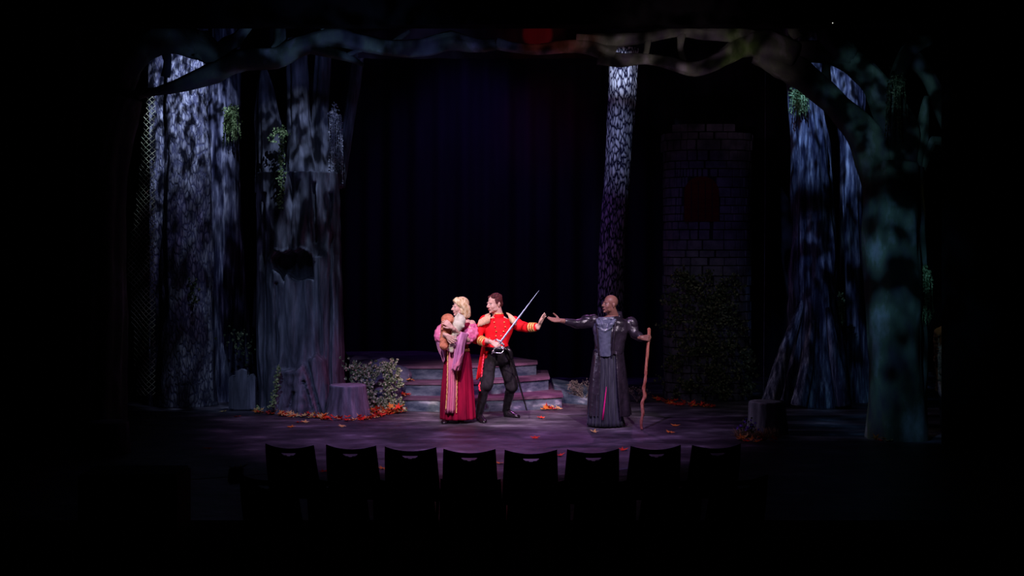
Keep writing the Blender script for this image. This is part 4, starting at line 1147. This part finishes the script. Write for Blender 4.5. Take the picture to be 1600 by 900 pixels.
# ================================================================== woman
W0 = 18.70
def W_(px, py, d=0.0): return P(px, py, W0+d)
wo = thing('person', Vector((X(714, W0), W0, 0)), 'blond woman in crimson and rose gown hugging two swaddled bundles', 'person')
HW = head_matrix(W_(718.5, 480, .0), math.radians(68), math.radians(2), 1.05)
nW = W_(722, 497, .05)
wl, wr = W_(702, 506, .03), W_(737, 506, .05)
eL, hL = W_(687, 528, -.10), W_(697, 523.5, -.36)
eR, hR = W_(731, 530, -.16), W_(706.5, 512, -.40)
b = NB(); head(b, HW, True, nW, .044)
torso(b, [(W_(721, 495, .05), .05, .05, 0), (W_(719, 501, .04), .15, .08, -.1), (W_(717, 515, .02), .15, .12, -.1), (W_(715, 533, .02), .12, .09, -.1), (W_(714, 550, .02), .16, .11, 0), (W_(714, 565, .03), .15, .10, 0)])
limb(b, [wl, eL, hL], [.052, .042, .026]); limb(b, [wr, eR, hR], [.056, .042, .027])
limb(b, [W_(708, 562, .03), W_(704, 605, .0), W_(699, 645, -.05)], [.08, .055, .036]); limb(b, [W_(721, 562, .03), W_(722, 605, .0), W_(722, 645, 0)], [.08, .055, .036])
for a_, t_ in ((W_(699, 645, -.05), W_(694, 656, -.20)), (W_(722, 645, 0), W_(719, 655, -.15))):
    capsule(b, a_, (a_.x*.5+t_.x*.5, a_.y*.5+t_.y*.5, .032), .028, .018)
hand(b, hL, Vector((.72, -.35, -.45)), Vector((.45, .85, .1)), side=-1, curls=((.18, .35, .3), (.22, .40, .3), (.3, .45, .3), (.38, .45, .3)), spread=.22, thumb=(.9, .1), s=1.05)
hand(b, hR, Vector((-.62, -.25, .60)), Vector((-.55, .80, -.1)), side=1, curls=((.22, .35, .3), (.28, .4, .3), (.35, .4, .3), (.4, .4, .3)), spread=.2, thumb=(.9, .1), s=1.02)
bo = obj('body', b, M['skin'], wo); remesh(bo, .0046, 5)
face_parts(wo, bo, HW, M['lips'], M['blond'])
# hair: chin-length bob sweeping back, curled ends
b = NB()
ell(b, (0, .030, .046), (.088, .100, .094), HW, 26)
ell(b, (0, .075, -.03), (.078, .072, .085), HW); ell(b, (-.0, .085, -.095), (.066, .058, .055), HW)
for s in (-1, 1):
    ell(b, (s*.062, .035, -.035), (.030, .055, .070), HW); ell(b, (s*.055, .060, -.105), (.034, .044, .044), HW)
    capsule(b, (s*.01, -.072, .090), (s*.070, -.020, .035), .020, .024, HW); capsule(b, (s*.070, -.020, .035), (s*.076, .040, -.020), .024, .024, HW)
r = random.Random(5)
for s in (-1, 1):
    for k in range(26):
        t = k/25; x0 = s*(.012+.03*t); p0 = Vector((x0, -.078+.10*t, .096+.034*math.sin(t*PI)))
        p1 = Vector((s*(.086), -.02+.08*t, .05)); p2 = Vector((s*.092, .03+.07*t, -.03)); p3 = Vector((s*(.080-.02*t), .05+.07*t, -.10-.02*r.random())); p4 = Vector((s*.060, .035+.07*t, -.145+.02*r.random()))
        q, rr = interp([p0, p1, p2, p3, p4], [.009, .012, .012, .011, .006], .02); tube(b, [HW @ p for p in q], [x*1.05 for x in rr], 7)
ho = obj('hair', b, M['blond'], wo); remesh(ho, .0055, 2, (.012, .004))
# gown
b = NB()
torso(b, [(W_(719, 503.5, .03), .150, .090, -.1), (W_(718, 513, .02), .165, .125, -.1), (W_(716, 528, .02), .145, .110, -.1), (W_(715.5, 545, .02), .150, .115, 0), (W_(715, 549, .02), .16, .12, 0)])
bd = obj('bodice', b, M['velvet'], wo); remesh(bd, .010, 4, (.06, .012))
b = NB(); skirt(b, dense([(W_(714.5, 546, .02), .165, .125, .1), (W_(715, 565, .02), .19, .15, .6), (W_(714.5, 600, .02), .215, .185, 1), (W_(714.5, 635, .0), .235, .215, 1.2), (W_(715, 654, -.02), .238, .220, 1.3)], 7), 11, .045, phase=.7)
sk = obj('overdress', b, M['velvet'], wo)
# rose front panel standing proud of the overdress
def panel(name, rows, m, nf, amp, parent, thick=.02, K=6):
    b = NB(); rr = []
    for i in range(len(rows)-1):
        for s_ in range(K):
            t = s_/K; rr.append([a*(1-t)+c*t for a, c in zip(rows[i], rows[i+1])])
    rr.append(list(rows[-1]))
    N = 48; fr, bk = [], []
    for (xl, xr, py, d, bulge) in rr:
        line = []
        for j in range(N+1):
            t = j/N; px = xl+(xr-xl)*t
            p = W_(px, py, d-bulge*math.sin(PI*t)) if parent is not None and parent.get('w0') is None else R_(px, py, d-bulge*math.sin(PI*t))
            p.y += amp*math.sin(nf*2*PI*t+.6*math.sin(5*t))*min(1, (py-rows[0][2])/60+.15)
            line.append(p)
        fr.append([b.verts.new(p) for p in line]); bk.append([b.verts.new(p+Vector((0, thick, 0))) for p in line])
    for i in range(len(rr)-1):
        for j in range(N):
            b.faces.new([fr[i][j], fr[i][j+1], fr[i+1][j+1], fr[i+1][j]]); b.faces.new([bk[i][j], bk[i+1][j], bk[i+1][j+1], bk[i][j+1]])
        b.faces.new([fr[i][0], fr[i+1][0], bk[i+1][0], bk[i][0]]); b.faces.new([fr[i][N], bk[i][N], bk[i+1][N], fr[i+1][N]])
    for j in range(N):
        b.faces.new([fr[0][j], bk[0][j], bk[0][j+1], fr[0][j+1]]); b.faces.new([fr[-1][j], fr[-1][j+1], bk[-1][j+1], bk[-1][j]])
    return obj(name, b, m, parent)
panel('front_panel', [(699, 714, 545, -.13, .02), (699, 714, 575, -.165, .03), (698, 714, 610, -.20, .03), (695, 713, 645.5, -.235, .03)], M['rose'], 2.6, .022, wo)
for xs_ in (((699.5, 548), (699.3, 575), (698.5, 610), (696.5, 640)), ((713.5, 548), (714, 575), (713.8, 610), (713, 646))):
    b = NB(); a_, _ = interp([W_(x, y, -.155-.085*(y-548)/98) for x, y in xs_], [1]*4, .02)
    tube(b, [p+Vector((.003*math.sin(i*1.9), 0, 0)) for i, p in enumerate(a_)], .0075, 6); obj('gold_trim', b, M['gold'], sk)
b = NB(); torso(b, [(W_(715.5, 544.5, .02), .158, .123, 0), (W_(715.5, 548.5, .02), .168, .130, 0)]); obj('belt', b, M['gold'], wo)
# puffed satin sleeves
b = NB(); limb(b, [wr+Vector((.0, 0, -.01)), W_(737, 515, .0), W_(736, 524, -.06), W_(729, 529, -.14)], [.060, .082, .092, .075])
for k in range(7):
    a = k*.9; c = wr.lerp(W_(731, 530, -.14), .15+.12*k); ell(b, c+Vector((.05*math.cos(a), -.05*abs(math.sin(a)), .02*math.sin(a*2))), (.040, .036, .045))
sl = obj('puffed_sleeve', b, M['satin'], wo); remesh(sl, .008, 3, (.075, .05))
b = NB(); limb(b, [wl, W_(691, 514, .0), W_(685.5, 524, -.06), W_(690, 531, -.16)], [.060, .078, .070, .055])
for k in range(5):
    a = k*1.1; c = wl.lerp(W_(685, 528, -.1), .2+.16*k); ell(b, c+Vector((-.035*math.cos(a), -.04, .02)), (.036, .034, .040))
sl = obj('puffed_sleeve', b, M['satin'], wo); remesh(sl, .008, 3, (.075, .05))
# long trumpet sleeves
b = NB()
sheet([[W_(716, 517, -.30), W_(722, 519, -.32), W_(732, 521, -.22)], [W_(711, 535, -.30), W_(718, 538, -.38), W_(727, 536, -.26)], [W_(709, 558, -.28), W_(715, 558, -.36), W_(724, 556, -.28)], [W_(705, 579, -.26), W_(712, 577, -.35), W_(719, 577, -.29)]], .03, M['mauve'], 'trumpet_sleeve', wo, fold=.06)
sheet([[W_(712, 568, -.36), W_(718, 560, -.40), W_(724, 550, -.30)], [W_(709, 570, -.35), W_(716, 572, -.41), W_(722, 566, -.31)], [W_(706.5, 577, -.33), W_(713, 579.5, -.36), W_(719, 579, -.30)]], .02, M['rose'], 'sleeve_turnback', wo, fold=.04)
sheet([[W_(682, 521, -.10), W_(686, 525, -.18), W_(692, 531, -.22)], [W_(681, 534, -.08), W_(686, 538, -.16), W_(692, 540, -.2)], [W_(684, 546, -.06), W_(690, 550, -.12), W_(696, 549, -.16)], [W_(690, 560, -.04), W_(693, 568, -.08), W_(697, 560, -.12)]], .03, M['mauve'], 'trumpet_sleeve', wo, fold=.04)
for heel, toe in ((W_(699, 648, -.02), W_(692.5, 661, -.22)), (W_(722, 648, 0), W_(719, 660, -.18))):
    heel.z = 0; toe.z = 0; b = NB(); shoe(b, heel, toe, 1.0, .07); obj('shoe', b, M['shoe'], wo)
# the two bundles
def bundle(name, label, m, head_c, hr, pts, radii, hood):
    t = thing(name, head_c, label, 'bundle')
    b = NB(); limb(b, pts, radii); ell(b, head_c, hr)
    for k in range(4):
        a = pts[0].lerp(pts[-1], .1+.22*k); capsule(b, a+Vector((-.03, -.050, .015)), a+Vector((.03, -.050, -.015)), .012, .012)
    for h_ in hood: capsule(b, *h_)
    o = obj('blanket', b, m, t); remesh(o, .008, 6, (.07, .014)); return t
bundle('swaddled_bundle', 'rust-brown swaddled bundle on the left side of the woman in her arms', M['rust'], W_(699.5, 499, -.26), (.092, .080, .078),
       [W_(698, 505, -.26), W_(696, 516, -.26), W_(694, 530, -.25), W_(693.5, 540, -.25)], [.080, .068, .056, .066], [(W_(691, 501, -.31), W_(706, 495, -.30), .018, .018), (W_(691, 508, -.34), W_(705, 501, -.345), .016, .016), (W_(690, 515, -.33), W_(701, 509, -.35), .014, .014), (W_(688, 531, -.29), W_(698, 542, -.30), .016, .014), (W_(688, 541, -.29), W_(697, 530, -.31), .014, .014)])
bundle('swaddled_bundle', 'cream swaddled bundle held against the woman shoulder beside the rust one', M['cream'], W_(718, 500.5, -.28), (.086, .075, .085),
       [W_(716.5, 507, -.29), W_(711, 519, -.30), W_(706.5, 533, -.28), W_(705.5, 547, -.26)], [.084, .055, .044, .040], [(W_(716, 489.5, -.30), W_(726, 499, -.30), .014, .016), (W_(709, 508, -.345), W_(724, 510, -.33), .016, .020), (W_(715, 491, -.33), W_(709, 507, -.35), .014, .016), (W_(712, 513, -.36), W_(703, 540, -.31), .014, .012)])

# ================================================================== robed man
R0 = 18.25
def R_(px, py, d=0.0): return P(px, py, R0+d)
ro = thing('person', Vector((X(950, R0), R0, 0)), 'bald man in long black leather coat reaching out and gripping a staff', 'person'); ro['w0'] = 1
HR = head_matrix(R_(952.5, 476, .0), math.radians(58), math.radians(-6), 1.06, 0)
nR = R_(958, 494, .06)
sl_, sr_ = R_(927, 502, -.02), R_(984, 505, .06)
el_, wl_ = R_(901, 505.5, -.12), R_(876, 501, -.22)
er_, wr_ = R_(992, 521, .02), R_(1006.5, 531.5, -.10)
def st_(px, py):
    return P(px, py, R0-.105+(-.27)*(py-531)/(672-531))
sax = (st_(1014, 515)-st_(1011.5, 550)).normalized()
ry_, rn_, rs_ = grip_frame(sax, (.95, -.45, -.1), (.2, 1, 0))
wr_ = st_(1013.6, 529)-(ry_*.080+rn_*.040)*1.12
b = NB(); head(b, HR, neck=nR, nr=.066)
ell(b, (0, .02, .040), (.076, .096, .086), HR, 26)
torso(b, [(R_(957, 492, .05), .07, .07, 0), (R_(956, 499, .04), .17, .10, 0), (R_(955, 515, .02), .18, .11, 0), (R_(950, 540, 0), .15, .10, 0), (R_(948, 560, .02), .13, .09, 0), (R_(948, 572, .02), .12, .08, 0)])
limb(b, [sl_, el_, wl_], [.06, .045, .032]); limb(b, [sr_, er_, wr_], [.06, .045, .032])
limb(b, [R_(940, 570, .03), R_(939, 615, .0), R_(938, 655, .05)], [.07, .05, .035]); limb(b, [R_(958, 570, .03), R_(962, 615, 0), R_(968, 655, .05)], [.07, .05, .035])
for a_, t_ in ((R_(938, 655, .05), R_(937, 663, -.15)), (R_(970, 655, .05), R_(970, 663, -.15))): capsule(b, a_, (a_.x*.6+t_.x*.4, a_.y*.6+t_.y*.4, .035), .03, .018)
hand(b, wl_, Vector((-.96, -.10, .10)), Vector((-.05, -.62, .80)), side=1, curls=((.02, .10, .1), (.05, .15, .12), (.12, .2, .15), (.2, .22, .2)), spread=.12, thumb=(1.0, .45), s=1.10)
hand(b, wr_, ry_, rn_, side=rs_, curls=((.75, 1.3, .9), (.78, 1.3, .9), (.8, 1.35, .9), (.85, 1.35, .9)), spread=.0, thumb=(.5, 1.0), s=1.12)
bo = obj('body', b, M['skin_dark'], ro); remesh(bo, .0048, 5)
face_parts(ro, bo, HR, M['lips_dark'], M['iris'])
# pleated skirt
b = NB(); skirt(b, dense([(R_(947, 545, .0), .155, .125, .2), (R_(947, 575, .0), .175, .15, .9), (R_(946, 620, .0), .205, .19, 1), (R_(946, 664, -.02), .235, .22, 1.05)], 7), 22, .065, n=352, sharp=.6)
ks = obj('pleated_skirt', b, M['skirt'], ro)
b = NB(); a_ = [R_(947.5, 604, -.20), R_(945.5, 622, -.212), R_(943.5, 640, -.222), R_(941.5, 656, -.232)]
loft(b, [[p+Vector((-wd, -.012, 0)), p+Vector((0, -.022, 0)), p+Vector((wd, -.012, 0)), p+Vector((0, .01, 0))] for p, wd in zip(a_, (.003, .009, .011, .012))]); obj('magenta_pleat', b, M['magenta'], ks)['label'] = 'magenta inset pleat'
# long leather coat: fitted body, sleeves and open skirts
b = NB()
torso(b, [(R_(957, 493.5, .05), .085, .085, 0), (R_(956, 498, .04), .17, .11, 0), (R_(956, 504, .03), .235, .135, 0), (R_(955, 516, .02), .235, .155, 0), (R_(953, 535, .01), .205, .15, 0), (R_(951, 553, .01), .205, .15, 0)])
limb(b, [sl_, R_(914, 503, -.07), el_, R_(884, 502.5, -.19)], [.092, .078, .066, .046])
limb(b, [sr_, R_(988, 513, .04), er_, R_(1002, 528.5, -.07)], [.092, .080, .068, .048])
ct = obj('coat', b, M['leather'], ro); remesh(ct, .009, 4, (.15, .040))
for (c, rr, mx_) in ((R_(918, 499, -.05), (.095, .085, .062), .12), (R_(988, 506, .05), (.075, .085, .10), -.3)):
    b = NB(); ell(b, (0, 0, 0), rr, Matrix.Translation(c) @ Matrix.Rotation(mx_, 4, 'Y'))
    obj('shoulder_pad', b, M['leather'], ct)
# coat skirts wrap sides and back
b = NB(); rows = []
for (px, py, rx, ry) in ((951, 547, .205, .160), (951, 580, .240, .215), (951, 612, .270, .250), (952, 640, .295, .275), (952, 648, .300, .280)): rows.append((px, py, rx, ry))
rr_ = []
for i in range(len(rows)-1):
    for s_ in range(6):
        t = s_/6; rr_.append([a*(1-t)+c*t for a, c in zip(rows[i], rows[i+1])])
rr_.append(rows[-1]); N = 90; o_, i_ = [], []
for (px, py, rx, ry) in rr_:
    c = R_(px, py, .02); lo_, li_ = [], []
    for j in range(N+1):
        a0 = -math.radians(66); a1 = math.radians(180+56); a = a0+(a1-a0)*j/N
        k = 1+.035*math.sin(9*a+py*.01)*min(1, (py-550)/50)+.02*nz(a*6, py*.03, 0)
        lo_.append(b.verts.new(c+Vector((rx*k*math.cos(a), ry*k*math.sin(a), .03*nz(a*2, 1, 1)*(py > 640))))); k -= .035
        li_.append(b.verts.new(c+Vector((rx*k*math.cos(a), ry*k*math.sin(a), .03*nz(a*2, 1, 1)*(py > 640)))))
    o_.append(lo_); i_.append(li_)
for i in range(len(rr_)-1):
    for j in range(N):
        b.faces.new([o_[i][j], o_[i][j+1], o_[i+1][j+1], o_[i+1][j]]); b.faces.new([i_[i][j], i_[i+1][j], i_[i+1][j+1], i_[i][j+1]])
    b.faces.new([o_[i][0], o_[i+1][0], i_[i+1][0], i_[i][0]]); b.faces.new([o_[i][N], i_[i][N], i_[i+1][N], o_[i+1][N]])
for j in range(N):
    b.faces.new([o_[0][j], i_[0][j], i_[0][j+1], o_[0][j+1]]); b.faces.new([o_[-1][j], o_[-1][j+1], i_[-1][j+1], i_[-1][j]])
obj('coat_skirt', b, M['leather'], ct)
# blue-grey chest panel with cowl folds
b = NB()
torso(b, [(R_(944, 498.5, -.02), .095, .09, .1), (R_(943, 505, -.04), .145, .13, .1), (R_(943, 515, -.05), .148, .132, .05), (R_(944, 528, -.045), .128, .128, 0), (R_(945.5, 545, -.035), .108, .130, 0), (R_(946, 556.5, -.03), .104, .137, 0)])
for k, (x0, x1, yb) in enumerate(((933, 938, 512), (939, 944, 514), (958, 949, 513), (961, 953, 511))):
    capsule(b, R_(x0, 500, -.13), R_((x0+x1)/2, 507, -.17), .020, .022); capsule(b, R_((x0+x1)/2, 507, -.17), R_(x1, yb, -.165), .022, .010)
capsule(b, R_(936, 497.5, -.09), R_(958, 497.5, -.08), .020, .022)
for yy in (518,): capsule(b, R_(933.5, yy-7, -.165), R_(945, yy, -.180), .010, .012); capsule(b, R_(945, yy, -.180), R_(957, yy-7, -.165), .012, .010)
vs_ = obj('chest_panel', b, M['blueleather'], ro); remesh(vs_, .008, 4, (.05, .010)); vs_['label'] = 'blue-grey leather chest panel'
for (x0, x1) in ((932, 935.5), (962, 956.5)):
    b = NB(); stube(b, [R_(x0, 500, -.13), R_(x0+(x1-x0)*.5, 525, -.165), R_(x1, 556, -.165)], [.016, .014, .013], .04); obj('lapel_edge', b, M['leather'], ct)
# raised collar
b = NB(); N = 26; o_, i_ = [], []
for k, (py, rx, ry) in enumerate(((502, .135, .115), (496, .115, .105), (490, .100, .096))):
    c = R_(960, py, .06); lo_, li_ = [], []
    for j in range(N+1):
        a = -math.radians(60)+math.radians(240)*j/N; h = (.03*math.sin(math.radians(240)*j/N*.75) if k == 2 else 0)
        lo_.append(b.verts.new(c+Vector((rx*math.cos(a), ry*math.sin(a), h)))); li_.append(b.verts.new(c+Vector((rx*.93*math.cos(a), ry*.93*math.sin(a), h))))
    o_.append(lo_); i_.append(li_)
for i in range(2):
    for j in range(N):
        b.faces.new([o_[i][j], o_[i][j+1], o_[i+1][j+1], o_[i+1][j]]); b.faces.new([i_[i][j], i_[i+1][j], i_[i+1][j+1], i_[i][j+1]])
    b.faces.new([o_[i][0], o_[i+1][0], i_[i+1][0], i_[i][0]]); b.faces.new([o_[i][N], i_[i][N], i_[i+1][N], o_[i+1][N]])
for q in (0, 2):
    for j in range(N): b.faces.new([o_[q][j], i_[q][j], i_[q][j+1], o_[q][j+1]])
obj('collar', b, M['leather'], ct)
for (h_, t_) in ((R_(938, 660, .12), R_(937.5, 667, -.12)), (R_(971, 658, .14), R_(972, 667, -.10))):
    h_.z = t_.z = 0; b = NB(); shoe(b, h_, t_, 1.05, .08); obj('shoe', b, M['shoe'], ro)
# staff
spts = [st_(*q) for q in ((1014, 515), (1013.5, 530), (1011.5, 550), (1009.5, 575), (1008.5, 593), (1005.5, 608), (1007.5, 618), (1003.5, 630), (1004.5, 645), (1002, 659), (1003, 672))]
spts[-1].z = .005
b = NB(); a_, r_ = interp(spts, [.024, .022, .021, .021, .021, .024, .026, .023, .021, .019, .016], .02)
rings = []
for (p, u_, v_, t_), rr in zip(frames(a_), r_):
    rings.append([p+(u_*math.cos(2*PI*j/14)+v_*math.sin(2*PI*j/14))*rr*(1+.22*nz(math.cos(2*PI*j/14)*1.5, math.sin(2*PI*j/14)*1.5, p.z*9)+.10*math.sin(p.z*60+2*PI*j/14*2)*(p.z < .75)) for j in range(14)])
loft(b, rings); ell(b, spts[0], .026, seg=14)
tag(obj('walking_staff', b, M['wood'], origin=spts[-1]), 'tall gnarled red-brown wooden staff gripped by the robed man', 'staff')

# ================================================================== figure waiting in the wings
K0 = 17.4
def K_(px, py, d=0.0): return P(px, py, K0+d)
kx = 1487
kp = thing('person', Vector((X(kx, K0), K0, 0)), 'person in tan tunic and brown fur standing half hidden at the right edge', 'person')
HK = head_matrix(K_(kx+2, 480, 0), math.radians(40), 0, 1.0)
b = NB(); head(b, HK, neck=K_(kx+2, 502, .03), nr=.055)
torso(b, [(K_(kx+2, 503, .03), .06, .06, 0), (K_(kx, 512, .02), .17, .09, 0), (K_(kx, 530, .0), .18, .12, 0), (K_(kx, 570, 0), .15, .11, 0), (K_(kx, 596, 0), .16, .12, 0)])
limb(b, [K_(kx-19, 520, 0), K_(kx-20, 560, .03), K_(kx-17, 598, -.06)], [.06, .048, .030]); limb(b, [K_(kx+21, 520, 0), K_(kx+23, 560, .03), K_(kx+20, 598, -.06)], [.06, .048, .030])
limb(b, [K_(kx-9, 592, 0), K_(kx-10, 640, -.02), K_(kx-10, 676, 0)], [.085, .055, .04]); limb(b, [K_(kx+9, 592, 0), K_(kx+10, 640, -.02), K_(kx+10, 676, 0)], [.085, .055, .04])
for s in (-1, 1): capsule(b, K_(kx+s*10, 676, 0), (X(kx+s*11, K0), K0-.16, .035), .04, .028)
for s in (-1, 1): hand(b, K_(kx+s*19, 602, -.07), Vector((0, -.1, -1)), Vector((-s, 0, 0)), side=s, curls=((.2, .3, .2),)*4)
obk = obj('body', b, M['skin'], kp); remesh(obk, .0055, 4); face_parts(kp, obk, HK, M['lips'], M['darkhair'])
b = NB(); ell(b, (0, .024, .046), (.082, .098, .090), HK, 24); ell(b, (0, .06, -.02), (.07, .06, .07), HK); ho = obj('hair', b, M['darkhair'], kp)
bm_ = bmesh.new(); bm_.from_mesh(ho.data); inv = HK.inverted(); off = world_of(ho)
bmesh.ops.delete(bm_, geom=[v for v in bm_.verts if (inv @ (v.co+off)).y < -.035 and (inv @ (v.co+off)).z < .07], context='VERTS'); bm_.to_mesh(ho.data); bm_.free()
b = NB(); torso(b, [(K_(kx, 507, .03), .10, .09, 0), (K_(kx, 514, .02), .20, .12, 0), (K_(kx, 535, 0), .205, .145, 0), (K_(kx, 575, 0), .185, .14, 0), (K_(kx, 600, 0), .20, .15, 0), (K_(kx, 612, 0), .21, .16, 0)])
limb(b, [K_(kx-19, 521, 0), K_(kx-20, 560, .03), K_(kx-18, 592, -.05)], [.078, .062, .045]); limb(b, [K_(kx+21, 521, 0), K_(kx+23, 560, .03), K_(kx+21, 592, -.05)], [.078, .062, .045])
tu = obj('tunic', b, M['tan'], kp); remesh(tu, .010, 4, (.06, .02))
b = NB(); torso(b, [(K_(kx, 545, 0), .215, .155, 0), (K_(kx, 560, 0), .222, .160, 0), (K_(kx, 585, 0), .205, .155, 0)]); fu = obj('fur_vest', b, M['fur'], kp); remesh(fu, .010, 2, (.03, .04))
b = NB(); limb(b, [K_(kx-9, 605, 0), K_(kx-10, 640, -.02), K_(kx-10, 672, 0)], [.10, .075, .06]); limb(b, [K_(kx+9, 605, 0), K_(kx+10, 640, -.02), K_(kx+10, 672, 0)], [.10, .075, .06]); obj('trousers', b, M['trouser'], kp)
for s in (-1, 1):
    b = NB(); shoe(b, Vector((X(kx+s*10, K0), K0+.06, 0)), Vector((X(kx+s*12, K0), K0-.21, 0))); obj('shoe', b, M['boot'], kp)
spot('wing_light', (5.2, 16.72, 4.4), K_(1472, 560), 9, (1, .85, .62), 14, .8, .05)
